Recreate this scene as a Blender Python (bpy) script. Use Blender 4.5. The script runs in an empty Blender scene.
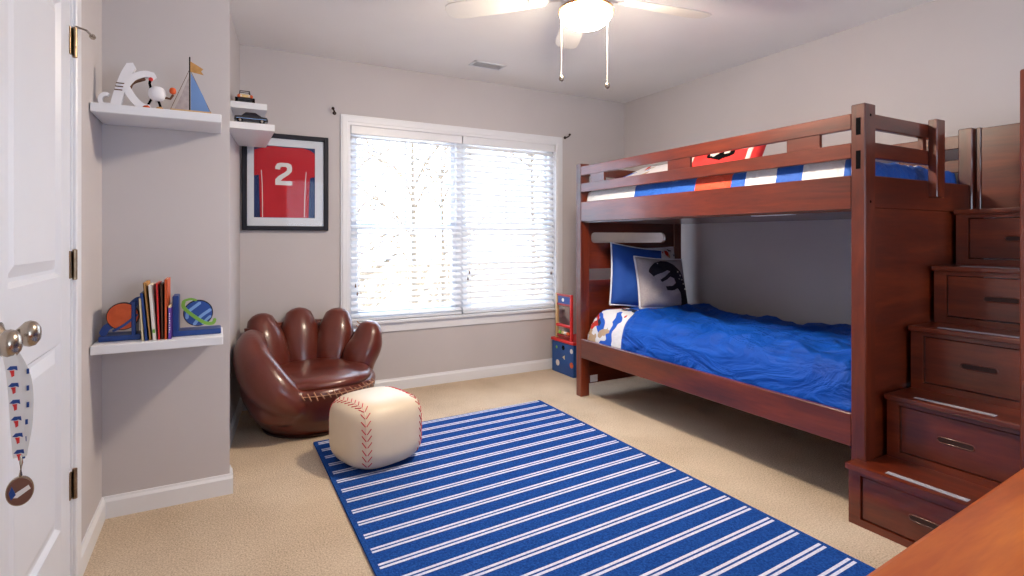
import bpy, bmesh, math, random
from mathutils import Vector, Matrix, noise
random.seed(4)
PI = math.pi
COL = bpy.context.scene.collection
R = math.radians

# ------------------------------------------------------------------ materials
def lin(c):
    return tuple(((v/255)/12.92 if v/255 <= .04045 else ((v/255+.055)/1.055)**2.4) for v in c) + (1,)

def nm(name):
    m = bpy.data.materials.new(name); m.use_nodes = True
    nt = m.node_tree; b = nt.nodes['Principled BSDF']
    return m, nt, b

def coords(nt, scale=(1, 1, 1)):
    tc = nt.nodes.new('ShaderNodeTexCoord'); mp = nt.nodes.new('ShaderNodeMapping')
    mp.inputs['Scale'].default_value = scale
    nt.links.new(tc.outputs['Object'], mp.inputs['Vector'])
    return mp.outputs['Vector']

def noise_node(nt, vec, scale, detail=4, rough=.5, dist=0):
    n = nt.nodes.new('ShaderNodeTexNoise')
    n.inputs['Scale'].default_value = scale; n.inputs['Detail'].default_value = detail
    n.inputs['Roughness'].default_value = rough; n.inputs['Distortion'].default_value = dist
    nt.links.new(vec, n.inputs['Vector'])
    return n

def ramp(nt, fac, stops, interp='LINEAR'):
    r = nt.nodes.new('ShaderNodeValToRGB'); r.color_ramp.interpolation = interp
    el = r.color_ramp.elements
    while len(el) < len(stops): el.new(.5)
    for e, (p, c) in zip(el, stops):
        e.position = p; e.color = lin(c)
    nt.links.new(fac, r.inputs['Fac'])
    return r.outputs['Color']

def add_bump(nt, b, h, strength, dist=.01):
    bp = nt.nodes.new('ShaderNodeBump'); bp.inputs['Strength'].default_value = strength
    bp.inputs['Distance'].default_value = dist
    nt.links.new(h, bp.inputs['Height']); nt.links.new(bp.outputs['Normal'], b.inputs['Normal'])

def mat(name, c, rough=.5, metal=0, var=8, vs=6, bump=0, bs=60, bd=.002, spec=.5, coat=0, emit=0):
    m, nt, b = nm(name)
    v = coords(nt)
    n = noise_node(nt, v, vs)
    lo = tuple(max(0, k-var) for k in c); hi = tuple(min(255, k+var) for k in c)
    nt.links.new(ramp(nt, n.outputs['Fac'], [(.3, lo), (.7, hi)]), b.inputs['Base Color'])
    b.inputs['Roughness'].default_value = rough; b.inputs['Metallic'].default_value = metal
    b.inputs['Specular IOR Level'].default_value = spec; b.inputs['Coat Weight'].default_value = coat
    if coat: b.inputs['Coat Roughness'].default_value = .15
    if bump:
        add_bump(nt, b, noise_node(nt, v, bs).outputs['Fac'], bump, bd)
    if emit:
        b.inputs['Emission Color'].default_value = lin(c); b.inputs['Emission Strength'].default_value = emit
    return m

def wood(name, dark, mid, light, axis, rough=.36, coat=.65, scale=9):
    m, nt, b = nm(name)
    s = [1, 1, 1]; s[axis] = .12
    v = coords(nt, tuple(s))
    n = noise_node(nt, v, scale, 6, .6, .6)
    n2 = noise_node(nt, v, scale*9, 3, .6)
    mx = nt.nodes.new('ShaderNodeMath'); mx.operation = 'MULTIPLY_ADD'
    nt.links.new(n2.outputs['Fac'], mx.inputs[0]); mx.inputs[1].default_value = .25
    nt.links.new(n.outputs['Fac'], mx.inputs[2])
    nt.links.new(ramp(nt, mx.outputs[0], [(.42, dark), (.62, mid), (.82, light)]), b.inputs['Base Color'])
    b.inputs['Roughness'].default_value = rough; b.inputs['Coat Weight'].default_value = coat
    b.inputs['Coat Roughness'].default_value = .12; b.inputs['Coat IOR'].default_value = 1.5
    return m

W = {}
CH = ((64, 21, 10), (94, 33, 14), (122, 48, 20))
for i, a in enumerate('xyz'): W[a] = wood('cherry_wood_' + a, *CH, i)
W['desk'] = wood('orange_wood', (122, 50, 6), (182, 82, 10), (222, 122, 34), 0, .42, .25, 7)
W['pale'] = wood('pale_wood', (176, 140, 96), (200, 166, 120), (218, 186, 140), 2, .5, .1)
WALL = mat('wall_paint', (194, 189, 191), .9, var=2, vs=2, bump=.06, bs=180)
CEIL = mat('ceiling_paint', (240, 239, 238), .95, var=2, vs=2, bump=.1, bs=120)
WHITE = mat('white_trim_paint', (226, 228, 234), .35, var=1)
DOORM = mat('door_paint', (216, 219, 228), .4, var=1)
SHELFM = mat('white_shelf_laminate', (228, 230, 236), .35, var=1)
NICKEL = mat('satin_nickel', (178, 164, 148), .25, 1, var=10)
HINGE = mat('aged_brass', (150, 128, 104), .35, 1, var=14, vs=60)
BRONZE = mat('dark_bronze', (44, 28, 24), .4, .6)
BLACK = mat('black_frame_lacquer', (18, 18, 32), .5, spec=.25)
MATB = mat('white_mat_board', (226, 224, 226), .8, var=1)
RED = mat('red_jersey_cloth', (190, 20, 34), .8, var=6, bump=.3, bs=300)
NAVY = mat('navy_cloth', (24, 44, 96), .8, bump=.2)
NUM = mat('white_twill', (226, 220, 214), .8, var=2)
BLUE = mat('blue_paint', (20, 58, 128), .4)
LBLUE = mat('light_blue_paint', (120, 160, 216), .5)
ORANGE = mat('orange_paint', (206, 84, 28), .5, var=10, vs=30)
REDP = mat('red_paint', (206, 40, 40), .4)
GREEN = mat('green_paint', (116, 168, 62), .5)
PURPLE = mat('purple_cover', (104, 60, 160), .5)
CREAM = mat('cream_paper', (222, 206, 170), .8, var=10, vs=90)
TAN = mat('tan_canvas', (186, 140, 84), .9, var=12, vs=40)
GREYSAIL = mat('grey_sail_cloth', (168, 158, 160), .9, var=12, vs=60)
SAILB = mat('blue_sail_cloth', (108, 142, 196), .9)
BROWN = mat('brown_cord', (96, 60, 40), .8)
CARK = mat('black_car_paint', (26, 26, 34), .25, coat=.5)
YELL = mat('cream_yellow', (226, 200, 140), .5)
PLASTW = mat('white_plush', (232, 232, 238), .9, var=3, bump=.5, bs=150)
GREYSTRIP = mat('grey_grip_tape', (150, 148, 156), .8, var=10, vs=200)
LEATH = mat('brown_leather', (96, 39, 27), .28, var=12, vs=4, bump=.25, bs=140, bd=.002, coat=.25)
LACE = mat('pale_leather_lace', (176, 128, 100), .6)
BALL = mat('cream_vinyl', (222, 206, 182), .42, var=5, vs=3, bump=.15, bs=40)
STITCH = mat('red_thread', (196, 40, 56), .6)
GREYP = mat('grey_linen', (168, 162, 168), .95, var=10, vs=160, bump=.4, bs=300)
DINO = mat('charcoal_felt', (30, 26, 38), .95)
PIPE = mat('white_piping', (228, 232, 242), .8)
GROUNDM = mat('bounce_ground', (216, 210, 198), 1, var=22, vs=1.2)  # unseen near ground, made pale to bounce daylight onto the ceiling
BARK = mat('dark_bark', (104, 92, 80), 1, var=10)
HILL = mat('dry_woodland', (88, 77, 62), 1, var=24, vs=3)
CARD = mat('white_label_paper', (220, 222, 230), .7)
DARK = mat('dark_gap', (12, 11, 14), .9, var=2, spec=.05)
GROOVE_SHADE = mat('groove_shade', (46, 20, 15), .6)  # drawer wood darkened for the shade inside the pull grooves

def blind_mat():
    m, nt, b = nm('white_blind_slat')
    b.inputs['Base Color'].default_value = lin((240, 242, 246)); b.inputs['Roughness'].default_value = .5
    tr = nt.nodes.new('ShaderNodeBsdfTranslucent'); tr.inputs['Color'].default_value = lin((240, 243, 250))
    mx = nt.nodes.new('ShaderNodeMixShader'); mx.inputs[0].default_value = .14
    nt.links.new(b.outputs[0], mx.inputs[1]); nt.links.new(tr.outputs[0], mx.inputs[2])
    nt.links.new(mx.outputs[0], nt.nodes['Material Output'].inputs['Surface'])
    return m
BLIND = blind_mat()

def glass_mat():
    m, nt, b = nm('window_glass')
    t = nt.nodes.new('ShaderNodeBsdfTransparent'); t.inputs[0].default_value = (.96, .98, 1, 1)
    g = nt.nodes.new('ShaderNodeBsdfGlossy'); g.inputs['Roughness'].default_value = .02
    f = nt.nodes.new('ShaderNodeFresnel'); f.inputs['IOR'].default_value = 1.4
    mx = nt.nodes.new('ShaderNodeMixShader')
    sc_ = nt.nodes.new('ShaderNodeMath'); sc_.operation = 'MULTIPLY'; sc_.inputs[1].default_value = .25
    nt.links.new(f.outputs[0], sc_.inputs[0]); nt.links.new(sc_.outputs[0], mx.inputs[0]); nt.links.new(t.outputs[0], mx.inputs[1]); nt.links.new(g.outputs[0], mx.inputs[2])
    nt.links.new(mx.outputs[0], nt.nodes['Material Output'].inputs['Surface'])
    return m
GLASS = glass_mat()

def carpet_mat():
    m, nt, b = nm('beige_carpet')
    v = coords(nt)
    n = noise_node(nt, v, 150, 6, .75); n2 = noise_node(nt, v, 2.2, 3)
    mx = nt.nodes.new('ShaderNodeMath'); mx.operation = 'MULTIPLY_ADD'
    nt.links.new(n2.outputs['Fac'], mx.inputs[0]); mx.inputs[1].default_value = .25
    nt.links.new(n.outputs['Fac'], mx.inputs[2])
    nt.links.new(ramp(nt, mx.outputs[0], [(.42, (160, 140, 114)), (.62, (220, 198, 172)), (.82, (246, 232, 212))]), b.inputs['Base Color'])
    b.inputs['Roughness'].default_value = 1; b.inputs['Specular IOR Level'].default_value = .1
    add_bump(nt, b, n.outputs['Fac'], .9, .012)
    return m
CARPET = carpet_mat()

def rug_mat():
    m, nt, b = nm('blue_striped_rug')
    tc = nt.nodes.new('ShaderNodeTexCoord'); sx = nt.nodes.new('ShaderNodeSeparateXYZ')
    nt.links.new(tc.outputs['Object'], sx.inputs[0])
    def mth(op, a, bb=None, c=None):
        n = nt.nodes.new('ShaderNodeMath'); n.operation = op
        for k, x in enumerate((a, bb, c)):
            if x is None: continue
            if isinstance(x, (int, float)): n.inputs[k].default_value = x
            else: nt.links.new(x, n.inputs[k])
        return n.outputs[0]
    # the stripes run slightly askew over the width, as the rug lies
    y = mth('MULTIPLY_ADD', sx.outputs[0], -.06, sx.outputs[1])
    t = mth('FRACT', mth('DIVIDE', mth('ADD', y, RUG_PH), .1065))
    d = mth('ABSOLUTE', mth('SUBTRACT', t, .5))
    a = mth('LESS_THAN', d, .155); g = mth('GREATER_THAN', d, .04)
    inx = mth('MULTIPLY', mth('GREATER_THAN', sx.outputs[0], .020), mth('LESS_THAN', sx.outputs[0], 1.50))
    s = mth('MULTIPLY', mth('MULTIPLY', a, g), inx)
    v = coords(nt); n = noise_node(nt, v, 120, 4, .7)
    blue = ramp(nt, n.outputs['Fac'], [(.3, (14, 48, 112)), (.7, (36, 86, 168))])
    wh = ramp(nt, n.outputs['Fac'], [(.3, (186, 192, 220)), (.7, (226, 230, 246))])
    mix = nt.nodes.new('ShaderNodeMixRGB'); nt.links.new(s, mix.inputs[0])
    nt.links.new(blue, mix.inputs[1]); nt.links.new(wh, mix.inputs[2])
    nt.links.new(mix.outputs[0], b.inputs['Base Color'])
    b.inputs['Roughness'].default_value = 1; b.inputs['Specular IOR Level'].default_value = .1
    add_bump(nt, b, n.outputs['Fac'], .6, .006)
    return m
RUG_PH = 0.0

def blue_comforter():
    m, nt, b = nm('blue_satin_comforter')
    v = coords(nt, (1, .45, 1))
    n = noise_node(nt, v, 7, 4, .55, 1.2)
    nt.links.new(ramp(nt, n.outputs['Fac'], [(.3, (2, 66, 164)), (.7, (4, 84, 192))]), b.inputs['Base Color'])
    b.inputs['Roughness'].default_value = .62; b.inputs['Specular IOR Level'].default_value = .25
    add_bump(nt, b, n.outputs['Fac'], .8, .06)
    return m
COMF = blue_comforter()

def sheet_mat():
    m, nt, b = nm('printed_white_sheet')
    v = coords(nt)
    base = nt.nodes.new('ShaderNodeRGB'); base.outputs[0].default_value = lin((226, 226, 232))
    cur = base.outputs[0]
    for k, (sc, th, c) in enumerate([(4.5, .60, (28, 88, 196)), (6.5, .64, (196, 48, 40)), (5.2, .61, (186, 160, 132)), (7.5, .65, (30, 40, 70))]):
        mp = nt.nodes.new('ShaderNodeMapping'); mp.inputs['Location'].default_value = (k*3.7+1, k*1.3, k)
        nt.links.new(v, mp.inputs['Vector'])
        n = noise_node(nt, mp.outputs[0], sc, 2, .5, .8)
        g = nt.nodes.new('ShaderNodeMath'); g.operation = 'GREATER_THAN'; g.inputs[1].default_value = th
        nt.links.new(n.outputs['Fac'], g.inputs[0])
        mx = nt.nodes.new('ShaderNodeMixRGB'); nt.links.new(g.outputs[0], mx.inputs[0])
        nt.links.new(cur, mx.inputs[1]); mx.inputs[2].default_value = lin(c); cur = mx.outputs[0]
    nt.links.new(cur, b.inputs['Base Color']); b.inputs['Roughness'].default_value = .9
    add_bump(nt, b, noise_node(nt, v, 14, 4, .5, 1).outputs['Fac'], .5, .02)
    return m
SHEET = sheet_mat()

def band_mat():
    """upper comforter: broad bands along the bed"""
    m, nt, b = nm('banded_comforter')
    tc = nt.nodes.new('ShaderNodeTexCoord'); sx = nt.nodes.new('ShaderNodeSeparateXYZ')
    nt.links.new(tc.outputs['Object'], sx.inputs[0])
    n = nt.nodes.new('ShaderNodeMapRange'); n.inputs[1].default_value = -1; n.inputs[2].default_value = 1
    nt.links.new(sx.outputs[1], n.inputs[0])
    c0 = 2.27
    B_, O_, Wh = (30, 92, 190), (222, 78, 48), (232, 234, 240)
    def p(y): return (y-c0+1)/2
    st = [(0, B_), (p(1.345), Wh), (p(1.535), B_), (p(1.666), Wh), (p(1.833), B_), (p(1.923), O_), (p(2.164), B_), (p(2.667), Wh)]
    nt.links.new(ramp(nt, n.outputs[0], st, 'CONSTANT'), b.inputs['Base Color'])
    b.inputs['Roughness'].default_value = .7
    add_bump(nt, b, noise_node(nt, coords(nt), 9, 4, .5, 1.5).outputs['Fac'], .6, .04)
    return m
BAND = band_mat()

# ------------------------------------------------------------------ geometry helpers
ORG = {}
def tag(o, label=None, cat=None, group=None, kind=None):
    if label: o['label'] = label
    if cat: o['category'] = cat
    if group: o['group'] = group
    if kind: o['kind'] = kind
    return o

def thing(name, label, cat, loc, group=None, rz=0):
    o = bpy.data.objects.new(name, None); COL.objects.link(o)
    o.location = loc; o.rotation_euler = (0, 0, rz); o.empty_display_size = .05
    ORG[o.name] = Vector(loc)
    return tag(o, label, cat, group)

def obj(name, bm, m, parent=None, smooth=False, local=False, auto=None):
    """links bm as one mesh object; world coordinates unless local"""
    me = bpy.data.meshes.new(name)
    org = Vector((0, 0, 0))
    if parent is not None:
        org = ORG.get(parent.name, Vector((0, 0, 0)))
        if not local: bmesh.ops.translate(bm, vec=-org, verts=bm.verts)
    bmesh.ops.recalc_face_normals(bm, faces=bm.faces)
    if smooth:
        for f in bm.faces: f.smooth = True
    bm.to_mesh(me); bm.free()
    if smooth and auto:
        me.set_sharp_from_angle(angle=R(auto))
    me.materials.append(m)
    o = bpy.data.objects.new(name, me); COL.objects.link(o)
    if parent is not None:
        o.parent = parent
    ORG[o.name] = org
    return o

def solo(name, bm, m, label, cat, loc=None, group=None, **k):
    """a thing of one mesh, its origin at loc"""
    if loc is not None and not k.pop('local', False):
        bmesh.ops.translate(bm, vec=-Vector(loc), verts=bm.verts)
    o = obj(name, bm, m, **k)
    if loc is not None: o.location = loc
    return tag(o, label, cat, group)

def struct(name, bm, m, parent=None, **k):
    o = obj(name, bm, m, parent, **k)
    if parent is None: o['kind'] = 'structure'
    return o

def BM(): return bmesh.new()

def box(bm, x0, x1, y0, y1, z0, z1, bev=0, seg=1, M=None):
    r = bmesh.ops.create_cube(bm, size=1)
    vs = r['verts']
    for v in vs:
        v.co = Vector(((x0+x1)/2+v.co.x*(x1-x0), (y0+y1)/2+v.co.y*(y1-y0), (z0+z1)/2+v.co.z*(z1-z0)))
        if M is not None: v.co = M @ v.co
    if bev:
        es = list({e for v in vs for e in v.link_edges})
        bmesh.ops.bevel(bm, geom=es, offset=bev, segments=seg, affect='EDGES', profile=.5)
    return bm

def B(*a, **k): return box(BM(), *a, **k)

def sweep(bm, pts, rad, n=12, up=(0, 0, 1), cap=True):
    """tube along pts; rad = r or list of r or (r1, r2); rounded ends"""
    P = [Vector(p) for p in pts]
    if isinstance(rad, (int, float)): rad = [rad]*len(P)
    rad = [(r, r) if isinstance(r, (int, float)) else r for r in rad]
    fr = []
    for i in range(len(P)):
        t = (P[min(i+1, len(P)-1)]-P[max(i-1, 0)]).normalized()
        u = Vector(up); s = t.cross(u)
        if s.length < 1e-3: s = t.cross(Vector((0, 1, 0)))
        s.normalize(); u = s.cross(t).normalized()
        fr.append((P[i], t, s, u, rad[i]))
    rings = []
    if cap:
        p, t, s, u, r = fr[0]
        for a in (80, 60, 35): rings.append((p-t*min(r)*math.sin(R(a)), s, u, (r[0]*math.cos(R(a)), r[1]*math.cos(R(a)))))
    for p, t, s, u, r in fr: rings.append((p, s, u, r))
    if cap:
        p, t, s, u, r = fr[-1]
        for a in (35, 60, 80): rings.append((p+t*min(r)*math.sin(R(a)), s, u, (r[0]*math.cos(R(a)), r[1]*math.cos(R(a)))))
    V = []
    for p, s, u, r in rings:
        V.append([bm.verts.new(p+s*r[0]*math.cos(2*PI*k/n)+u*r[1]*math.sin(2*PI*k/n)) for k in range(n)])
    for a, b in zip(V, V[1:]):
        for k in range(n): bm.faces.new((a[k], a[(k+1) % n], b[(k+1) % n], b[k]))
    bm.faces.new(V[0][::-1]); bm.faces.new(V[-1])
    return bm

def bez(p, n=16):
    """smooth Catmull-Rom through points"""
    P = [Vector(q) for q in p]; P = [P[0]*2-P[1]] + P + [P[-1]*2-P[-2]]
    out = []
    for i in range(1, len(P)-2):
        for k in range(n):
            t = k/n; a, b, c, d = P[i-1], P[i], P[i+1], P[i+2]
            out.append(.5*((2*b)+(c-a)*t+(2*a-5*b+4*c-d)*t*t+(3*b-a-3*c+d)*t**3))
    out.append(P[-2]); return out

def lathe(bm, prof, c=(0, 0, 0), n=24, axis='z'):
    rings = []
    for r, h in prof:
        ring = []
        for k in range(n):
            a = 2*PI*k/n; u, v = r*math.cos(a), r*math.sin(a)
            co = {'z': (u, v, h), 'x': (h, u, v), 'y': (u, h, v)}[axis]
            ring.append(bm.verts.new(Vector(co)+Vector(c)))
        rings.append(ring)
    for a, b in zip(rings, rings[1:]):
        for k in range(n): bm.faces.new((a[k], a[(k+1) % n], b[(k+1) % n], b[k]))
    bm.faces.new(rings[0][::-1]); bm.faces.new(rings[-1])
    return bm

def prism(bm, poly, plane, a, b):
    """poly (2-D) extruded from a to b along the axis missing from plane ('xz','yz','xy')"""
    def co(p, h): return {'xz': (p[0], h, p[1]), 'yz': (h, p[0], p[1]), 'xy': (p[0], p[1], h)}[plane]
    A = [bm.verts.new(co(p, a)) for p in poly]; Bv = [bm.verts.new(co(p, b)) for p in poly]
    bm.faces.new(A); bm.faces.new(Bv[::-1])
    n = len(poly)
    for i in range(n): bm.faces.new((A[i], A[(i+1) % n], Bv[(i+1) % n], Bv[i]))
    return bm

def disc(cx, cz, r, n=32, sx=1): return [(cx+r*sx*math.cos(2*PI*k/n), cz+r*math.sin(2*PI*k/n)) for k in range(n)]

def spow(v, e): return math.copysign(abs(v)**e, v)
def superell(bm, c, a, b, h, e1=.5, e2=.5, nu=40, nv=24):
    rings = []
    for j in range(1, nv):
        ph = -PI/2+PI*j/nv; rings.append([])
        for i in range(nu):
            th = 2*PI*i/nu
            rings[-1].append(bm.verts.new((c[0]+a*spow(math.cos(ph), e1)*spow(math.cos(th), e2),
                                           c[1]+b*spow(math.cos(ph), e1)*spow(math.sin(th), e2), c[2]+h*spow(math.sin(ph), e1))))
    for p, q in zip(rings, rings[1:]):
        for k in range(nu): bm.faces.new((p[k], p[(k+1) % nu], q[(k+1) % nu], q[k]))
    lo = bm.verts.new((c[0], c[1], c[2]-h)); hi = bm.verts.new((c[0], c[1], c[2]+h))
    for k in range(nu):
        bm.faces.new((lo, rings[0][(k+1) % nu], rings[0][k])); bm.faces.new((hi, rings[-1][k], rings[-1][(k+1) % nu]))
    return bm

def inside(p, poly):
    x, y = p; c = False; j = len(poly)-1
    for i in range(len(poly)):
        xi, yi = poly[i]; xj, yj = poly[j]
        if (yi > y) != (yj > y) and x < (xj-xi)*(y-yi)/(yj-yi)+xi: c = not c
        j = i
    return c

def dup(root, loc, label=None, group=None, rz=None):
    r = root.copy(); COL.objects.link(r); r.location = loc
    if rz is not None: r.rotation_euler = (0, 0, rz)
    if label: r['label'] = label
    if group: r['group'] = group
    for ch in list(root.children):
        c = ch.copy(); COL.objects.link(c); c.parent = r
        for g in ch.children:
            d = g.copy(); COL.objects.link(d); d.parent = c
    return r

# ------------------------------------------------------------------ room shell
XR, YB, H = 3.42, 4.03, 2.44
XL, YN = -.415, -1.5
struct('floor', B(XL-.12, XR+.12, YN, YB+.12, -.1, 0), CARPET)
struct('ceiling', B(XL-.12, XR+.12, YN, YB+.12, H, H+.1), CEIL)
wx0, wx1, wz0, wz1 = .85, 2.635, .535, 1.975      # window opening
bm = BM()
box(bm, -.55, wx0, YB, YB+.12, 0, H); box(bm, wx1, XR+.12, YB, YB+.12, 0, H)
box(bm, wx0, wx1, YB, YB+.12, 0, wz0); box(bm, wx0, wx1, YB, YB+.12, wz1, H)
struct('wall_back', bm, WALL)
struct('wall_right', B(XR, XR+.12, YN, YB, 0, H), WALL)
# left wall with the double closet doorway (y .86 .. 2.24)
bm = BM()
dy0, dy1, dh = .90, 2.225, 2.045
box(bm, XL-.12, XL, dy1, 2.76, 0, H); box(bm, XL-.12, XL, YN, dy0, 0, H); box(bm, XL-.12, XL, dy0, dy1, dh, H)
struct('wall_left', bm, WALL)
struct('wall_closet', prism(BM(), [(XL-.12, 2.755), (.05, 2.755), (.05, 2.86), (.0, 2.95), (.134, YB), (-.55, YB), (-.55, 2.755)], 'xy', 0, H), WALL)
struct('wall_closet_interior', B(XL-.75, XL-.70, dy0-.1, dy1+.1, 0, H), WALL)

def baseboard(name, p0, p1, nrm, h=.088, t=.014):
    """p0->p1 along the wall foot, nrm points into the room"""
    bm = BM(); p0 = Vector(p0+(0,)); p1 = Vector(p1+(0,)); n = Vector(nrm+(0,)).normalized()
    prof = [(0, 0), (t, 0), (t, h*.78), (t*.55, h*.9), (t*.4, h), (0, h)]
    A = [bm.verts.new(p0+n*a+Vector((0, 0, z))) for a, z in prof]; C = [bm.verts.new(p1+n*a+Vector((0, 0, z))) for a, z in prof]
    bm.faces.new(A); bm.faces.new(C[::-1])
    for i in range(len(prof)): bm.faces.new((A[i], A[(i+1) % 6], C[(i+1) % 6], C[i]))
    struct(name, bm, WHITE)
baseboard('baseboard_back', (.134, YB), (XR, YB), (0, -1))
baseboard('baseboard_right', (XR, YN), (XR, YB), (-1, 0))
baseboard('baseboard_closet', (XL, 2.755), (.064, 2.755), (0, -1))
baseboard('baseboard_closet_side', (.05, 2.755), (.05, 2.86), (1, 0))
baseboard('baseboard_left', (XL, 2.285), (XL, 2.755), (1, 0))
baseboard('baseboard_niche', (.01, 3.02), (.134, YB), (1, -.13))

# near wall behind the camera, unseen; its opening is added for fill light
bm = BM(); box(bm, XL-.12, 1.0, YN-.12, YN, 0, H); box(bm, 2.4, XR+.12, YN-.12, YN, 0, H); box(bm, 1.0, 2.4, YN-.12, YN, 2.1, H); box(bm, 1.0, 2.4, YN-.12, YN, 0, .6)
struct('wall_near', bm, WALL)
# closet door casing
bm = BM()
for a, b in ((dy1-.005, dy1+.062), (dy0-.062, dy0+.005)):
    box(bm, XL-.02, XL+.016, a, b, 0, dh+.062, .004)
    box(bm, XL-.12, XL+.004, a+(.02 if a < 1 else -.012), b-(.02 if a < 1 else .055), 0, dh)
box(bm, XL-.02, XL+.016, dy0-.062, dy1+.062, dh-.005, dh+.062, .004)
struct('trim_1', bm, WHITE)

def panel_door(name, ya, yb, knob_y, hinge_y):
    d = bpy.data.objects.new(name, None); COL.objects.link(d); d.location = (XL, (ya+yb)/2, 0)
    d['kind'] = 'structure'; ORG[d.name] = Vector(d.location)
    x0, x1 = XL-.036, XL+.0
    bm = BM(); st = .125
    box(bm, x0, x1, ya, ya+st, .012, 2.035, .002); box(bm, x0, x1, yb-st, yb, .012, 2.035, .002)
    for z0, z1 in ((.012, .265), (.835, 1.035), (1.865, 2.035)): box(bm, x0+.0005, x1-.0005, ya+st-.002, yb-st+.002, z0, z1)
    obj('door_frame', bm, DOORM, d)
    for z0, z1 in ((.265, .835), (1.035, 1.865)):
        bm = BM(); a, b = ya+st, yb-st
        def ring(off, x): return [bm.verts.new((x, p, q)) for p, q in ((a+off, z0+off), (b-off, z0+off), (b-off, z1-off), (a+off, z1-off))]
        rs = [ring(-.001, x1-.001), ring(.012, x1-.012), ring(.022, x1-.012), ring(.052, x1-.003), ring(.056, x1-.003)]
        for p, q in zip(rs, rs[1:]):
            for k in range(4): bm.faces.new((p[k], p[(k+1) % 4], q[(k+1) % 4], q[k]))
        bm.faces.new(rs[-1]); bk = ring(-.001, x0+.002); bm.faces.new(bk[::-1])
        for k in range(4): bm.faces.new((rs[0][k], rs[0][(k+1) % 4], bk[(k+1) % 4], bk[k]))
        obj('door_panel', bm, DOORM, d)
    kz = .94
    k = obj('door_knob', lathe(BM(), [(.004, .0), (.0285, .0005), (.0285, .004), (.012, .010), (.0095, .028), (.018, .036), (.0265, .044), (.0290, .053), (.026, .062), (.016, .069), (.003, .071)], (XL, knob_y, kz), 24, 'x'), NICKEL, d, True)
    for hz in (1.785, 1.065, .355):
        bm = BM(); box(bm, XL-.002, XL+.004, hinge_y-.022, hinge_y+.016, hz-.044, hz+.044, .001)
        lathe(bm, [(.003, hz-.05), (.0068, hz-.048), (.0068, hz-.016), (.0055, hz-.015), (.0068, hz-.014), (.0068, hz+.014), (.0055, hz+.015), (.0068, hz+.016), (.0068, hz+.048), (.003, hz+.05)], (XL+.010, hinge_y+.004, 0), 12)
        obj('hinge', bm, HINGE, d)
    return d
panel_door('door_1', 1.495, 2.218, 1.558, 2.216)
panel_door('door_2', .908, 1.488, 1.425, .905)
# hinge pin door stop on the upper hinge of the far door
bm = BM(); sweep(bm, [(XL+.012, 2.222, 1.838), (XL+.035, 2.245, 1.838), (XL+.045, 2.275, 1.832)], .0035, 8)
lathe(bm, [(.002, -.006), (.009, -.005), (.009, .005), (.002, .006)], (XL+.046, 2.281, 1.830), 12, 'y')
solo('door_stop', bm, NICKEL, 'small nickel hinge-pin door stop at the top hinge of the white closet door', 'door stop', (XL+.012, 2.222, 1.83))

# ------------------------------------------------------------------ window
win = bpy.data.objects.new('window_1', None); COL.objects.link(win); win.location = (1.74, YB+.06, wz0); win['kind'] = 'structure'
ORG['window_1'] = Vector(win.location)
bm = BM(); y0, y1 = YB+.055, YB+.115
mx0, mx1 = 1.705, 1.775
for a, b in ((wx0, wx0+.035), (mx0, mx1), (wx1-.035, wx1)): box(bm, a, b, y0-.01, y1, wz0, wz1, .003)
box(bm, wx0, wx1, y0-.01, y1, wz0, wz0+.03, .003); box(bm, wx0, wx1, y0-.01, y1, wz1-.03, wz1, .003)
obj('window_frame', bm, WHITE, win)
for xa, xb in ((wx0+.035, mx0), (mx1, wx1-.035)):
    for lo, hi, yy, mun in ((wz0+.03, 1.25, y0, False), (1.225, wz1-.03, y0+.028, True)):
        bm = BM(); s = .036
        box(bm, xa, xa+s, yy, yy+.026, lo, hi, .003); box(bm, xb-s, xb, yy, yy+.026, lo, hi, .003)
        box(bm, xa, xb, yy+.001, yy+.025, lo, lo+s, .003); box(bm, xa, xb, yy+.001, yy+.025, hi-s, hi, .003)
        if mun:
            box(bm, (xa+xb)/2-.009, (xa+xb)/2+.009, yy+.006, yy+.02, lo, hi); box(bm, xa, xb, yy+.007, yy+.019, (lo+hi)/2-.009, (lo+hi)/2+.009)
        sa = obj('sash', bm, WHITE, win)
        obj('pane', B(xa+s-.004, xb-s+.004, yy+.011, yy+.015, lo+s-.004, hi-s+.004), GLASS, sa)
# jamb liner, casing, stool, apron
bm = BM(); cw = .068
for a, b in ((wx0-cw, wx0+.002), (wx1-.002, wx1+cw)):
    box(bm, a, b, YB-.016, YB+.001, wz0, wz1+cw, .003); box(bm, a+.012, b-.02, YB-.021, YB-.014, wz0, wz1+cw-.01, .003)
box(bm, wx0-cw+.001, wx1+cw-.001, YB-.0165, YB+.001, wz1-.002, wz1+cw+.004, .003)
box(bm, wx0-.022, wx1+.022, YB-.0205, YB-.013, wz1+.02, wz1+cw-.011, .003)
box(bm, wx0-cw+.001, wx1+cw-.001, YB-.015, YB+.001, wz0-.09, wz0-.018, .003)
struct('trim_2', bm, WHITE)
struct('trim_3', B(wx0-cw-.012, wx1+cw+.012, YB-.04, YB+.05, wz0-.022, wz0, .004), WHITE)

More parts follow.
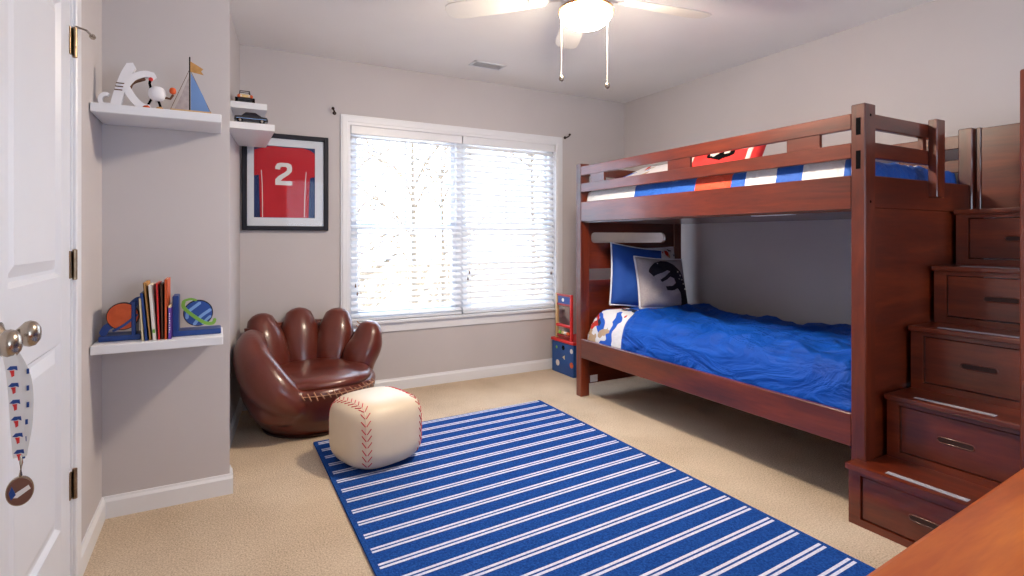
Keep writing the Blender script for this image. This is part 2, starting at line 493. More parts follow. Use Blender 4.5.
def blind(name, xa, xb, tilt, label):
    t = thing(name, label, 'window blind', ((xa+xb)/2, YB+.02, wz0))
    bm = B(xa, xb, YB-.008, YB+.038, wz1-.062, wz1-.002, .003)
    obj('headrail', bm, WHITE, t)
    yc = YB+.017; n = 29; top = wz1-.085; bot = wz0+.045
    bm = BM()
    for i in range(n):
        z = top-(top-bot)*i/(n-1)
        M = Matrix.Translation((0, yc, z)) @ Matrix.Rotation(R(tilt), 4, 'X')
        w = .0235; prof = [(-w, 0), (-w*.5, .0024), (0, .0032), (w*.5, .0024), (w, 0)]
        up = [[bm.verts.new(M @ Vector((x, y, h+.0012))) for y, h in prof] for x in (xa+.004, xb-.004)]
        dn = [[bm.verts.new(M @ Vector((x, y, h-.0012))) for y, h in prof] for x in (xa+.004, xb-.004)]
        for k in range(4):
            bm.faces.new((up[0][k], up[0][k+1], up[1][k+1], up[1][k])); bm.faces.new((dn[0][k+1], dn[0][k], dn[1][k], dn[1][k+1]))
        for k in (0, 4): bm.faces.new((up[0][k], up[1][k], dn[1][k], dn[0][k]))
        for s in (0, 1): bm.faces.new([*up[s], *dn[s][::-1]])
    obj('slats', bm, BLIND, t)
    obj('bottom_rail', B(xa+.003, xb-.003, yc-.022, yc+.022, wz0+.004, wz0+.024, .003), WHITE, t)
    for f in (.07, .5, .93):
        x = xa+(xb-xa)*f; bm = BM()
        for s in (-1, 1): sweep(bm, [(x, yc+s*.026, wz0+.02), (x, yc+s*.026, wz1-.06)], .0011, 6, cap=False)
        obj('ladder_cord', bm, WHITE, t)
    for f, L in ((.035, 1.16), (.05, 1.22)) if xa < 1.5 else ((.045, 1.14), (.06, 1.09), (.95, 1.12)):
        x = xa+(xb-xa)*f; z = wz1-L
        c = obj('lift_cord', sweep(BM(), [(x, YB-.012, z), (x, YB-.012, wz1-.05)], .0011, 6, cap=False), WHITE, t)
        obj('tassel', lathe(BM(), [(.002, 0), (.006, .002), (.0045, .02), (.002, .028)], (x, YB-.012, z-.026), 10), BROWN, c)
    return t
blind('window_blind', wx0+.008, 1.735, 26, 'white slatted blind on the left half of the window, slats half open')
blind('window_blind', 1.745, wx1-.008, 44, 'white slatted blind on the right half of the window, slats turned more closed')

for x, s, lab in ((.742, -1, 'dark bronze curtain rod bracket at the upper left corner of the window'), (2.738, 1, 'dark bronze curtain rod bracket at the upper right corner of the window')):
    t = thing('curtain_rod_bracket', lab, 'curtain bracket', (x, YB, 2.05))
    obj('wall_plate', lathe(BM(), [(.003, -.008), (.012, -.006), (.014, 0)], (x, YB, 2.05), 14, 'y'), BRONZE, t)
    obj('arm', sweep(BM(), bez([(x, YB-.004, 2.05), (x+.004*s, YB-.03, 2.05), (x+.010*s, YB-.045, 2.056), (x+.016*s, YB-.048, 2.064)], 6), .006, 8), BRONZE, t, True)
    obj('finial', superell(BM(), (x+.019*s, YB-.048, 2.071), .011, .011, .010, 1, 1, 12, 8), BRONZE, t, True)

# ------------------------------------------------------------------ outside
struct('ground', B(-14, 18, YB+1.2, 14, -3.1, -3.0), GROUNDM)
struct('ground_far', B(-18, 24, 14, 40, -3.1, -3.0), HILL)
bm = BM(); g = [[bm.verts.new((-16+i*2, 22+j*2.0, -3+(j*.55)+.5*noise.noise(Vector((i*.4, j*.4, 0))))) for j in range(6)] for i in range(19)]
for i in range(18):
    for j in range(5): bm.faces.new((g[i][j], g[i+1][j], g[i+1][j+1], g[i][j+1]))
struct('hillside', bm, HILL)

def tree(x, y, h, label):
    t = thing('bare_tree', label, 'tree', (x, y, -3), 'bare trees outside the window')
    rnd = random.Random(int(x*100+y)); tr = BM(); br = BM()
    sweep(tr, [(x, y, -3), (x+.1, y, -3+h*.4), (x+.05, y+.1, -3+h)], [.11, .07, .02], 8)
    def grow(p, d, L, r, k):
        q = p+d*L; m = p+d*L*.5+Vector((rnd.uniform(-.1, .1), rnd.uniform(-.1, .1), .05))*L
        sweep(br, [p, m, q], [r, r*.75, r*.5], 5)
        if k == 0: return
        for _ in range(3):
            dd = (d+Vector((rnd.uniform(-.8, .8), rnd.uniform(-.6, .6), rnd.uniform(-.2, .5)))).normalized()
            grow(p+d*L*rnd.uniform(.45, 1), dd, L*.62, r*.55, k-1)
    for i in range(9):
        a = rnd.uniform(0, 2*PI); z = -3+h*rnd.uniform(.25, .9)
        grow(Vector((x+.06, y, z)), Vector((math.cos(a), math.sin(a), .75)).normalized(), h*.2, .035, 2)
    obj('trunk', tr, BARK, t, True); obj('branches', br, BARK, t)
for k, (x, y, h) in enumerate([(2.1, 12.5, 6.6), (3.9, 12.0, 7.4), (6.8, 11.5, 7.2), (.2, 13.5, 7.6), (3.0, 14.5, 6.8), (5.4, 14.0, 6.4)]):
    tree(x, y, h, 'leafless tree standing outside beyond the window blinds')

# ------------------------------------------------------------------ ceiling vent
t = thing('ceiling_vent', 'white ceiling air vent near the window wall', 'vent', (1.77, 3.62, H))
Mv = Matrix.Translation((1.77, 3.62, 0)) @ Matrix.Rotation(0, 4, 'Z') @ Matrix.Translation((-1.77, -3.62, 0))
bm = BM(); a0, a1, b0, b1 = 1.64, 1.90, 3.565, 3.685
box(bm, a0, a1, b0, b0+.018, H-.008, H-.0005, .002); box(bm, a0, a1, b1-.018, b1, H-.008, H-.0005, .002)
box(bm, a0, a0+.018, b0, b1, H-.008, H-.0005, .002); box(bm, a1-.018, a1, b0, b1, H-.008, H-.0005, .002)
obj('frame', bm, WHITE, t)
obj('duct_shade', B(a0+.01, a1-.01, b0+.01, b1-.01, H-.003, H-.0005), DARK, t)  # near-black sheet painting the shade inside the duct
bm = BM()
for i in range(6):
    y = b0+.027+i*.0135
    box(bm, a0+.016, a1-.016, -.006, .006, -.0006, .0006, M=Matrix.Translation((0, y, H-.007)) @ Matrix.Rotation(R(40), 4, 'X'))
obj('louvres', bm, WHITE, t)

# ------------------------------------------------------------------ ceiling fan
FX, FY = 1.515, 2.055
fan = thing('ceiling_fan', 'white ceiling fan with a lit glass bowl and two pull chains', 'ceiling fan', (FX, FY, H))
FANW = mat('fan_white', (222, 218, 212), .35, var=2)
obj('canopy', lathe(BM(), [(.02, 2.439), (.075, 2.438), (.072, 2.41), (.05, 2.385), (.02, 2.375), (.018, 2.34)], (FX, FY, 0), 28), FANW, fan, True, auto=40)
obj('motor_housing', lathe(BM(), [(.02, 2.355), (.09, 2.352), (.135, 2.335), (.14, 2.30), (.125, 2.275), (.085, 2.262), (.06, 2.235), (.055, 2.215)], (FX, FY, 0), 32), FANW, fan, True, auto=40)
obj('light_fitter', lathe(BM(), [(.05, 2.236), (.10, 2.232), (.128, 2.218), (.130, 2.208), (.12, 2.204)], (FX, FY, 0), 32), mat('antique_brass', (168, 120, 80), .3, .8), fan, True, auto=40)
bowlm, nt, bb = nm('lit_frosted_glass')
bb.inputs['Base Color'].default_value = (.9, .9, .88, 1)
bb.inputs['Emission Color'].default_value = lin((255, 236, 212)); bb.inputs['Emission Strength'].default_value = 170
obj('light_bowl', lathe(BM(), [(.118, 2.210), (.121, 2.20), (.118, 2.185), (.105, 2.165), (.083, 2.148), (.055, 2.137), (.025, 2.131), (.004, 2.130)], (FX, FY, 0), 36), bowlm, fan, True)
for k in range(5):
    a = R(-8+72*k); M = Matrix.Translation((FX, FY, 2.287)) @ Matrix.Rotation(a, 4, 'Z')
    Mb = M @ Matrix.Rotation(R(11), 4, 'X')
    prof = [(.20, .045), (.30, .055), (.45, .064), (.60, .068), (.66, .062), (.69, .045), (.70, .02)]
    bm = BM(); pl = [(x, w) for x, w in prof]+[(x, -w) for x, w in prof[::-1]]
    prism(bm, pl, 'xy', -.003, .003); bmesh.ops.transform(bm, matrix=Mb, verts=bm.verts)
    bl = obj('blade', bm, FANW, fan)
    bm = BM(); prism(bm, [(.11, .014), (.17, .012), (.24, .035), (.27, .02), (.27, -.02), (.24, -.035), (.17, -.012), (.11, -.014)], 'xy', -.009, -.0035)
    bmesh.ops.transform(bm, matrix=Mb, verts=bm.verts); obj('blade_iron', bm, FANW, bl)
for (cx, cy), z, lab in (((FX-.104, FY+.052), 1.905, 0), ((FX+.085, FY-.05), 1.872, 1)):
    bm = BM(); zz = z
    sweep(bm, [(cx, cy, z), (cx, cy, 2.222)], .0009, 6, cap=False)
    for i in range(int((2.22-z)/.012)): superell(bm, (cx, cy, z+.006+i*.012), .0019, .0019, .0019, 1, 1, 6, 4)
    sweep(bm, [(cx, cy, 2.222), (FX+(cx-FX)*.75, FY+(cy-FY)*.75, 2.226)], .003, 6)
    c = obj('pull_chain', bm, FANW, fan)
    obj('chain_knob', lathe(BM(), [(.003, z+.004), (.009, z), (.012, z-.010), (.010, z-.019), (.004, z-.024)], (cx, cy, 0), 14), NICKEL, c, True)

# ------------------------------------------------------------------ rug
bm = BM(); c4 = [(0, 0), (1.52, .05), (1.52, 2.40), (0, 2.335)]
prism(bm, c4, 'xy', 0, .011)
RUG_PH = -(3.068-.85) + .1065/2 + .1065*40 + .0304
rug = solo('area_rug', bm, rug_mat(), 'large blue area rug with thin white double stripes on the beige carpet', 'rug')
rug.location = (.473, .85, .0005)

# ------------------------------------------------------------------ shelves with their brackets hidden
def shelf(x0, x1, y0, y1, z, label, th=.034):
    return solo('floating_shelf', B(x0, x1, y0, y1, z-th, z, .0025), SHELFM, label, 'shelf', ((x0+x1)/2, (y0+y1)/2, z-th))
ZT, ZL = 1.652, .752
shelf(-.411, .016, 2.49, 2.7548, ZT, 'white floating shelf holding the toy sailboat and the white letter')
shelf(-.411, .022, 2.49, 2.7548, ZL, 'white floating shelf holding the books between planet bookends')
def wx(y): return (y-2.95)/1.08*.134
def shelf2(x1, y0, y1, z, label, th=.036):
    bm = BM(); prism(bm, [(wx(y0)+.001, y0), (x1, y0), (x1, y1), (wx(y1)+.001, y1)], 'xy', z-th, z)
    return solo('floating_shelf', bm, SHELFM, label, 'shelf', (x1-.1, (y0+y1)/2, z-th))
shelf2(.284, 3.30, 3.93, 1.785, 'white floating shelf holding the black toy car, in the corner by the framed jersey')
shelf2(.258, 3.48, 4.0, 1.936, 'topmost small white floating shelf carrying the orange toy buggy')

# --- white letter K figure on the top shelf
YS = 2.575
def strip2d(pts, w):
    """thick 2-D stroke outline from a centre line"""
    P = [Vector(p) for p in bez([(a, b, 0) for a, b in pts], 6)]; L, Rr = [], []
    n = len(P)
    for i in range(n):
        t = (P[min(i+1, n-1)]-P[max(i-1, 0)]).normalized(); s = Vector((-t.y, t.x, 0))
        ww = w(i/(n-1)) if callable(w) else w
        L.append((P[i]+s*ww)); Rr.append((P[i]-s*ww))
    e = P[-1]-P[-2]; e.normalize(); f = (P[0]-P[1]).normalized()
    w1 = (L[-1]-P[-1]).length; w0 = (L[0]-P[0]).length
    return [(v.x, v.y) for v in ([P[0]+f*w0*.8] + L + [P[-1]+e*w1*.8] + Rr[::-1])]
DXK = -.026
before = set(bpy.data.objects)
t = thing('letter_figure', 'white letter K figure with stitched stripes and a curled tail on the upper shelf', 'decor letter', (-.30, YS, ZT))
z0 = ZT
bm = BM(); prism(bm, strip2d([(-.318, z0+.016), (-.305, z0+.07), (-.287, z0+.13), (-.268, z0+.172)], .0165), 'xz', YS-.012, YS+.012)
prism(bm, strip2d([(-.292, z0+.082), (-.262, z0+.125), (-.225, z0+.145), (-.195, z0+.142)], .0125), 'xz', YS-.013, YS+.011)
prism(bm, strip2d([(-.285, z0+.085), (-.262, z0+.045), (-.235, z0+.018), (-.21, z0+.012)], .0135), 'xz', YS-.0115, YS+.0125)
obj('letter_body', bm, PLASTW, t)
bm = BM(); prism(bm, strip2d([(-.342, z0+.052), (-.356, z0+.050), (-.366, z0+.035), (-.361, z0+.014), (-.345, z0+.012), (-.330, z0+.012)], .007), 'xz', YS-.008, YS+.008)
obj('tail', bm, PLASTW, t)
bm = BM()
for k in range(3): box(bm, -.322+k*.003, -.296+k*.003, YS-.0135, YS-.0125, z0+.070+k*.013, z0+.074+k*.013)
obj('stripe_marks', bm, BROWN, t)
bm = BM(); prism(bm, strip2d([(-.225, z0+.128), (-.262, z0+.108), (-.272, z0+.088)], .003), 'xz', YS-.011, YS+.013)
obj('brown_stroke', bm, BROWN, t)  # thin brown stroke below the letter's upper arm

for o_ in set(bpy.data.objects)-before:
    if o_.parent is None: o_.location.x += DXK
# --- round plush figure
before = set(bpy.data.objects)
t = thing('round_toy_figure', 'round white toy figure with brown limbs and orange feet between letter and sailboat', 'toy', (-.190, YS, ZT))
obj('body', superell(BM(), (-.190, YS, z0+.074), .031, .026, .030, .9, .9, 24, 16), PLASTW, t, True)
for p in ([(-.208, YS, z0+.055), (-.216, YS-.004, z0+.034), (-.222, YS-.008, z0+.020)], [(-.186, YS, z0+.048), (-.180, YS-.003, z0+.03), (-.178, YS-.006, z0+.018)]):
    l = obj('leg', sweep(BM(), p, .0045, 8), DARK, t, True)
    x, y, _ = p[-1]; obj('foot', superell(BM(), (x-.002, y-.006, z0+.0105), .013, .017, .0105, .9, .9, 16, 10), ORANGE if p[0][0] < -.2 else TAN, l, True)
a = obj('arm', sweep(BM(), [(-.21, YS-.008, z0+.092), (-.214, YS-.012, z0+.110), (-.212, YS-.014, z0+.12)], .005, 8), DARK, t, True)
obj('hand', superell(BM(), (-.210, YS-.015, z0+.126), .008, .007, .008, 1, 1, 12, 8), REDP, a, True)
a = obj('arm', sweep(BM(), [(-.163, YS-.002, z0+.062), (-.145, YS-.008, z0+.058), (-.136, YS-.012, z0+.072)], .0045, 8), BROWN, t, True)
obj('hand', superell(BM(), (-.136, YS-.012, z0+.09), .012, .010, .013, .8, .8, 14, 10), ORANGE, a, True)

for o_ in set(bpy.data.objects)-before:
    if o_.parent is None: o_.location.x -= .02
# --- toy sailboat
t = thing('toy_sailboat', 'toy sailboat with one blue and one grey sail and a tan pennant', 'toy boat', (-.09, YS, ZT))
obj('hull', prism(BM(), [(-.165, z0+.018), (-.155, z0+.0005), (-.03, z0+.0005), (-.02, z0+.018)], 'xz', YS-.022, YS+.022), W['pale'], t)
obj('mast', sweep(BM(), [(-.098, YS, z0+.012), (-.098, YS, z0+.238)], .0026, 8), DARK, t, True)
obj('blue_sail', prism(BM(), [(-.094, z0+.02), (-.024, z0+.016), (-.05, z0+.085), (-.094, z0+.175)], 'xz', YS-.0035, YS-.0005), SAILB, t)
obj('grey_sail', prism(BM(), [(-.101, z0+.02), (-.152, z0+.02), (-.128, z0+.078), (-.101, z0+.158)], 'xz', YS-.0035, YS-.0005), GREYSAIL, t)
for p in ((-.165, .018), (-.022, .018)):
    obj('rigging', sweep(BM(), [(p[0], YS, z0+p[1]), (-.098, YS, z0+.19)], .0010, 6), BROWN, t)
obj('pennant', prism(BM(), [(-.096, z0+.222), (-.07, z0+.208), (-.05, z0+.196), (-.058, z0+.186), (-.048, z0+.172), (-.075, z0+.176), (-.096, z0+.18)], 'xz', YS-.0015, YS+.0015), TAN, t)

YS = 2.62
# --- bookends and books on the lower shelf
zb = ZL
t = thing('planet_bookend', 'dark blue bookend with an orange ringed planet, left of the books', 'bookend', (-.33, YS, zb))
obj('base', B(-.398, -.262, YS-.055, YS+.045, zb+.0005, zb+.022, .003), BLUE, t)
obj('upright', B(-.294, -.279, YS-.055, YS+.045, zb+.02, zb+.150, .003), BLUE, t)
pc = (-.322, zb+.094); y0 = YS-.03
obj('planet', prism(BM(), disc(*pc, .050, 40), 'xz', y0-.018, y0), ORANGE, t)
obj('planet_outline', prism(BM(), disc(*pc, .0535, 40), 'xz', y0-.0155, y0+.002), BLACK, t)
bm = BM(); prism(bm, strip2d([(-.386, zb+.03), (-.372, zb+.055), (-.345, zb+.066)], .013), 'xz', y0-.013, y0+.001)
prism(bm, strip2d([(-.292, zb+.135), (-.278, zb+.15), (-.262, zb+.155)], .014), 'xz', y0-.013, y0+.001)
prism(bm, strip2d([(-.352, zb+.040), (-.315, zb+.062), (-.276, zb+.098)], .0045), 'xz', y0-.0225, y0-.0175)
obj('planet_ring', bm, BLUE, t)
obj('red_patch', prism(BM(), [(-.302, zb+.128), (-.288, zb+.126), (-.276, zb+.108), (-.284, zb+.106)], 'xz', y0-.0195, y0-.0175), REDP, t)

t = thing('planet_bookend', 'dark blue bookend with a blue striped planet and green ring, right of the books', 'bookend', (-.07, YS, zb))
obj('base', B(-.143, .015, YS-.055, YS+.045, zb+.0005, zb+.022, .003), BLUE, t)
obj('upright', B(-.158, -.136, YS-.055, YS+.045, zb+.0005, zb+.165, .003), BLUE, t)
pc = (-.068, zb+.090)
obj('planet', prism(BM(), disc(*pc, .050, 40), 'xz', y0-.018, y0), mat('royal_blue_paint', (26, 72, 150), .45), t)
obj('planet_outline', prism(BM(), disc(*pc, .0535, 40), 'xz', y0-.0155, y0+.002), BLACK, t)
bm = BM()
for a_, w_ in (((-.108, .072, -.102, .098, -.062, .132), .006), ((-.082, .045, -.06, .075, -.024, .102), .006), ((-.052, .045, -.038, .062, -.024, .075), .005)):
    prism(bm, strip2d([(a_[0], zb+a_[1]), (a_[2], zb+a_[3]), (a_[4], zb+a_[5])], w_), 'xz', y0-.0195, y0-.0175)
obj('planet_stripes', bm, LBLUE, t)
bm = BM(); prism(bm, strip2d([(-.118, zb+.143), (-.119, zb+.118), (-.09, zb+.085), (-.045, zb+.05), (-.016, zb+.046), (-.008, zb+.062)], .0065), 'xz', y0-.024, y0-.0175)
prism(bm, strip2d([(-.118, zb+.143), (-.095, zb+.148), (-.075, zb+.142)], .004), 'xz', y0-.016, y0+.004)
obj('planet_ring', bm, GREEN, t)

# books: x, width, height, depth, lean, cover, label
books = [
 (-.256, .008, .165, .13, -3.5, CREAM, 'thin cream book leaning against the orange planet bookend'),
 (-.246, .011, .185, .15, -5, BLUE, 'thin blue book, second from the orange planet bookend'),
 (-.233, .009, .225, .16, -5, TAN, 'tall tan-spined book between the blue book and the white one'),
 (-.221, .014, .215, .17, -4, NUM, 'white book with a green mark low on its spine'),
 (-.204, .009, .220, .16, -2, REDP, 'thin red book right of the white book'),
 (-.193, .009, .215, .15, -1, BROWN, 'thin dark brown book between the red and the orange one'),
 (-.182, .010, .235, .165, 0, ORANGE, 'tall thin orange book left of the small purple one'),
]
PAGE = CREAM
for k, (x, w, h, d, lean, cov, lab) in enumerate(books):
    yf = YS-.10+.004*(k % 3)
    t = thing('book', lab, 'book', (x, yf, zb+.0005), 'books on the lower closet shelf')
    M = Matrix.Rotation(R(lean), 4, 'Y') if lean else Matrix.Identity(4)
    bm = BM(); c = min(.0018, w*.2)
    box(bm, 0, c, 0, d, 0, h, M=M); box(bm, w-c, w, 0, d, 0, h, M=M); box(bm, 0, w, 0, c, 0, h, M=M)
    lift = -min(v.co.z for v in bm.verts); bmesh.ops.translate(bm, vec=(0, 0, lift), verts=bm.verts)
    obj('cover', bm, cov, t, local=True)
    bm = B(c, w-c, c, d-.004, .003, h-.003, M=M); bmesh.ops.translate(bm, vec=(0, 0, lift), verts=bm.verts)
    obj('pages', bm, PAGE, t, local=True)
    if cov is NUM:
        bm = B(.003, w-.003, -.0012, .0002, .028, .042, M=M); bmesh.ops.translate(bm, vec=(0, 0, lift), verts=bm.verts)
        obj('spine_mark', bm, GREEN, t, local=True)
t = thing('book', 'short purple book with pale spine lettering beside the blue bookend', 'book', (-.170, YS-.10, zb+.0005), 'books on the lower closet shelf')
bm = BM(); w, h, d = .0115, .135, .10
box(bm, 0, .0015, 0, d, 0, h-.012); box(bm, w-.0015, w, 0, d, 0, h-.012); box(bm, 0, w, 0, .0015, 0, h-.012)
obj('cover', bm, PURPLE, t, local=True); obj('pages', B(.0015, w-.0015, .0015, d-.002, .002, h-.004), PAGE, t, local=True)
bm = BM()
for i in range(9): box(bm, .0035, .0035+.004*(1 if i % 3 else .6), -.0012, .0002, .025+i*.009, .030+i*.009)
obj('spine_lettering', bm, NUM, t, local=True)

# --- toy cars
def wheel(t, c, r, w, m): 
    wh = obj('wheel', lathe(BM(), [(.004, -w/2), (r*.8, -w/2), (r, -w/2+.002), (r, w/2-.002), (r*.8, w/2), (.004, w/2)], c, 16, 'x'), DARK, t, True, auto=40)
    obj('wheel_hub', lathe(BM(), [(.002, -w/2-.001), (r*.45, -w/2-.0005), (r*.45, w/2+.0005), (.002, w/2+.001)], c, 12, 'x'), m, wh)
before = set(bpy.data.objects)
zc = 1.9365
t = thing('toy_buggy', 'small orange and cream toy buggy with black roll bars on the topmost shelf', 'toy car', (.165, 3.60, zc))
obj('chassis', B(.122, .208, 3.56, 3.68, zc+.012, zc+.030, .005), CARK, t)
obj('hood', prism(BM(), [(3.555, zc+.03), (3.575, zc+.05), (3.62, zc+.052), (3.66, zc+.04), (3.685, zc+.03)], 'yz', .132, .198), YELL, t)
for x in (.125, .189): obj('fender', B(x, x+.017, 3.552, 3.60, zc+.028, zc+.046, .005), ORANGE, t)
bm = BM(); sweep(bm, [(.135, 3.60, zc+.045), (.140, 3.61, zc+.078), (.190, 3.61, zc+.078), (.195, 3.60, zc+.045)], .0028, 8)
sweep(bm, [(.135, 3.66, zc+.04), (.140, 3.65, zc+.078), (.190, 3.65, zc+.078), (.195, 3.66, zc+.04)], .0028, 8)
for x in (.14, .19): sweep(bm, [(x, 3.61, zc+.078), (x, 3.65, zc+.078)], .0028, 8)
obj('roll_bars', bm, CARK, t, True)
for x in (.120, .210):
    for y in (3.575, 3.66): wheel(t, (x, y, zc+.016), .016, .014, YELL)
for x in (.143, .187): obj('headlight', superell(BM(), (x, 3.558, zc+.037), .006, .004, .006, 1, 1, 12, 8), NUM, t, True)
for o_ in set(bpy.data.objects)-before:
    if o_.parent is None: o_.location.x -= .022; o_.location.y -= .065
before = set(bpy.data.objects)
zc = 1.7855
t = thing('toy_car', 'black toy car parked across the lower corner shelf', 'toy car', (.19, 3.45, zc))
def ysec(bm, secs):
    """body along x from sections (x, [(y,z)...])"""
    rs = [[bm.verts.new((x, y, z)) for y, z in s] for x, s in secs]
    n = len(rs[0])
    for a, b in zip(rs, rs[1:]):
        for k in range(n): bm.faces.new((a[k], a[(k+1) % n], b[(k+1) % n], b[k]))
    bm.faces.new(rs[0][::-1]); bm.faces.new(rs[-1]); return bm
def sec(hw, zl, zh): return [(3.45-hw, zc+zl), (3.45-hw, zc+zh*.8), (3.45-hw*.85, zc+zh), (3.45+hw*.85, zc+zh), (3.45+hw, zc+zh*.8), (3.45+hw, zc+zl)]
obj('car_body', ysec(BM(), [(.100, sec(.030, .016, .030)), (.104, sec(.036, .012, .038)), (.15, sec(.038, .010, .042)), (.23, sec(.038, .010, .042)), (.264, sec(.036, .012, .038)), (.27, sec(.030, .016, .030))]), CARK, t)
obj('cabin', ysec(BM(), [(.135, sec(.030, .038, .041)), (.158, sec(.027, .038, .062)), (.205, sec(.027, .038, .063)), (.240, sec(.030, .038, .041))]), BLACK, t)
obj('side_trim', B(.11, .26, 3.4105, 3.4125, zc+.024, zc+.027), LBLUE, t)
for x in (.128, .238):
    for y in (3.418, 3.482):
        wh = obj('wheel', lathe(BM(), [(.004, -.006), (.013, -.006), (.015, -.004), (.015, .004), (.013, .006), (.004, .006)], (x, y, zc+.015), 16, 'y'), DARK, t, True, auto=40)
        obj('wheel_hub', lathe(BM(), [(.002, -.0068), (.007, -.0065), (.007, .0065), (.002, .0068)], (x, y, zc+.015), 12, 'y'), NICKEL, wh)
for o_ in set(bpy.data.objects)-before:
    if o_.parent is None: o_.location.x -= .018; o_.location.y -= .095
solo('toy_ball', superell(BM(), (.266, 3.62, 1.7855+.022), .019, .022, .022, .95, .95, 20, 14), TAN, 'small tan toy ball at the right end of the corner shelf', 'toy', (.266, 3.62, 1.7855), smooth=True)

# ------------------------------------------------------------------ framed jersey
yf = YB
t = thing('framed_jersey', 'red number 2 sports jersey in a black frame with white mat on the back wall', 'framed jersey', (.42, YB, 1.20))
x0, x1, za, zz = .145, .695, 1.203, 1.862; fw = .030
bm = BM()
box(bm, x0, x0+fw, yf-.035, yf-.001, za, zz, .003); box(bm, x1-fw, x1, yf-.035, yf-.001, za, zz, .003)
box(bm, x0+fw-.002, x1-fw+.002, yf-.0345, yf-.0015, za, za+fw, .003); box(bm, x0+fw-.002, x1-fw+.002, yf-.0345, yf-.0015, zz-fw, zz, .003)
obj('frame', bm, BLACK, t)
obj('backing', B(x0+.01, x1-.01, yf-.008, yf-.002, za+.01, zz-.01), NAVY, t)
bm = BM(); a0, a1, b0, b1 = .217, .607, 1.290, 1.780; o = .024
for q in ((x0+o, a0, za+o, zz-o), (a1, x1-o, za+o, zz-o), (a0, a1, za+o, b0), (a0, a1, b1, zz-o)): box(bm, q[0], q[1], yf-.016, yf-.009, q[2], q[3])
obj('mat_board', bm, MATB, t)
jer = [(.219, 1.745), (.30, 1.772), (.345, 1.778), (.40, 1.772), (.46, 1.774), (.527, 1.776), (.575, 1.764), (.605, 1.742), (.605, 1.58), (.573, 1.572), (.569, 1.50), (.562, 1.292), (.256, 1.292), (.250, 1.50), (.248, 1.578), (.219, 1.572)]
obj('jersey', prism(BM(), jer, 'xz', yf-.0145, yf-.0085), RED, t)
two = [(.349, 1.622), (.349, 1.640), (.362, 1.662), (.385, 1.667), (.430, 1.667), (.450, 1.657), (.456, 1.636), (.454, 1.610), (.436, 1.588), (.398, 1.560), (.382, 1.543), (.457, 1.543), (.457, 1.514), (.349, 1.514), (.349, 1.552), (.370, 1.576), (.408, 1.602), (.422, 1.615), (.424, 1.632), (.416, 1.640), (.392, 1.640), (.381, 1.634), (.380, 1.620)]
obj('number', prism(BM(), two, 'xz', yf-.0165, yf-.0144), NUM, t)
bm = BM()
for p in ([(.548, 1.61), (.541, 1.50), (.536, 1.294)], [(.262, 1.61), (.268, 1.50), (.270, 1.294)]): prism(bm, strip2d(p, .0022), 'xz', yf-.0155, yf-.0144)
obj('side_piping', bm, NUM, t)
gl = B(x0+.026, x1-.026, yf-.024, yf-.022, za+.026, zz-.026)
obj('glass', gl, GLASS, t)

# ------------------------------------------------------------------ lanyard on the knob
lx, ly = -.352, 1.425
t = thing('lanyard', 'white printed lanyard with a round badge hanging from the nearer closet door knob', 'lanyard', (lx, ly, .94))
bm = BM(); kx, kz = XL+.026, .94
# loop over the knob neck, two ribbon runs down
loop = [(kx, ly-.012, .70), (kx, ly-.014, .80), (kx, ly-.015, .90), (kx, ly-.0135, .945), (kx, ly-.007, .9535), (kx, ly, .9560), (kx, ly+.007, .9535), (kx, ly+.0135, .945), (kx+.002, ly+.022, .90), (kx+.003, ly+.026, .80), (kx+.001, ly+.012, .70)]
ring = []
for x, y, z in loop: ring.append((x, y, z))
def ribbon(bm, pts, wx, th, wdir):
    P = [Vector(p) for p in pts]; V = []
    wd = Vector(wdir)
    for i, p in enumerate(P):
        tt = (P[min(i+1, len(P)-1)]-P[max(i-1, 0)]).normalized(); n_ = tt.cross(wd).normalized()
        V.append([bm.verts.new(p+wd*wx*a+n_*th*b) for a, b in ((-1, -1), (1, -1), (1, 1), (-1, 1))])
    for a, b in zip(V, V[1:]):
        for k in range(4): bm.faces.new((a[k], a[(k+1) % 4], b[(k+1) % 4], b[k]))
    bm.faces.new(V[0][::-1]); bm.faces.new(V[-1])
def LP(a, b, z): return Vector((-.352, ly+.003, 0))+Vector((.971, .24, 0))*a+Vector((-.24, .971, 0))*b+Vector((0, 0, z))
WD = (.971, .24, 0)
lan = BM(); ribbon(lan, bez([LP(-.036, .008, .955), LP(-.033, -.010, .948), LP(-.012, -.016, .92), LP(-.004, -.012, .86), LP(0, -.009, .78), LP(.004, -.006, .712)], 6), .0105, .0007, WD)
ribbon(lan, bez([LP(-.036, .008, .956), LP(-.033, .016, .948), LP(-.006, .012, .92), LP(.014, .005, .86), LP(.015, .002, .78), LP(.006, -.001, .712)], 6), .0085, .0007, WD)
obj('ribbon', lan, NUM, t)
LM = Matrix(((.971, -.24, 0, -.352), (.24, .971, 0, ly+.003), (0, 0, 1, 0), (0, 0, 0, 1)))
def lprint(name, poly, y0_, y1_, m):
    bm = prism(BM(), poly, 'xz', y0_, y1_); bmesh.ops.transform(bm, matrix=LM, verts=bm.verts); obj(name, bm, m, t)
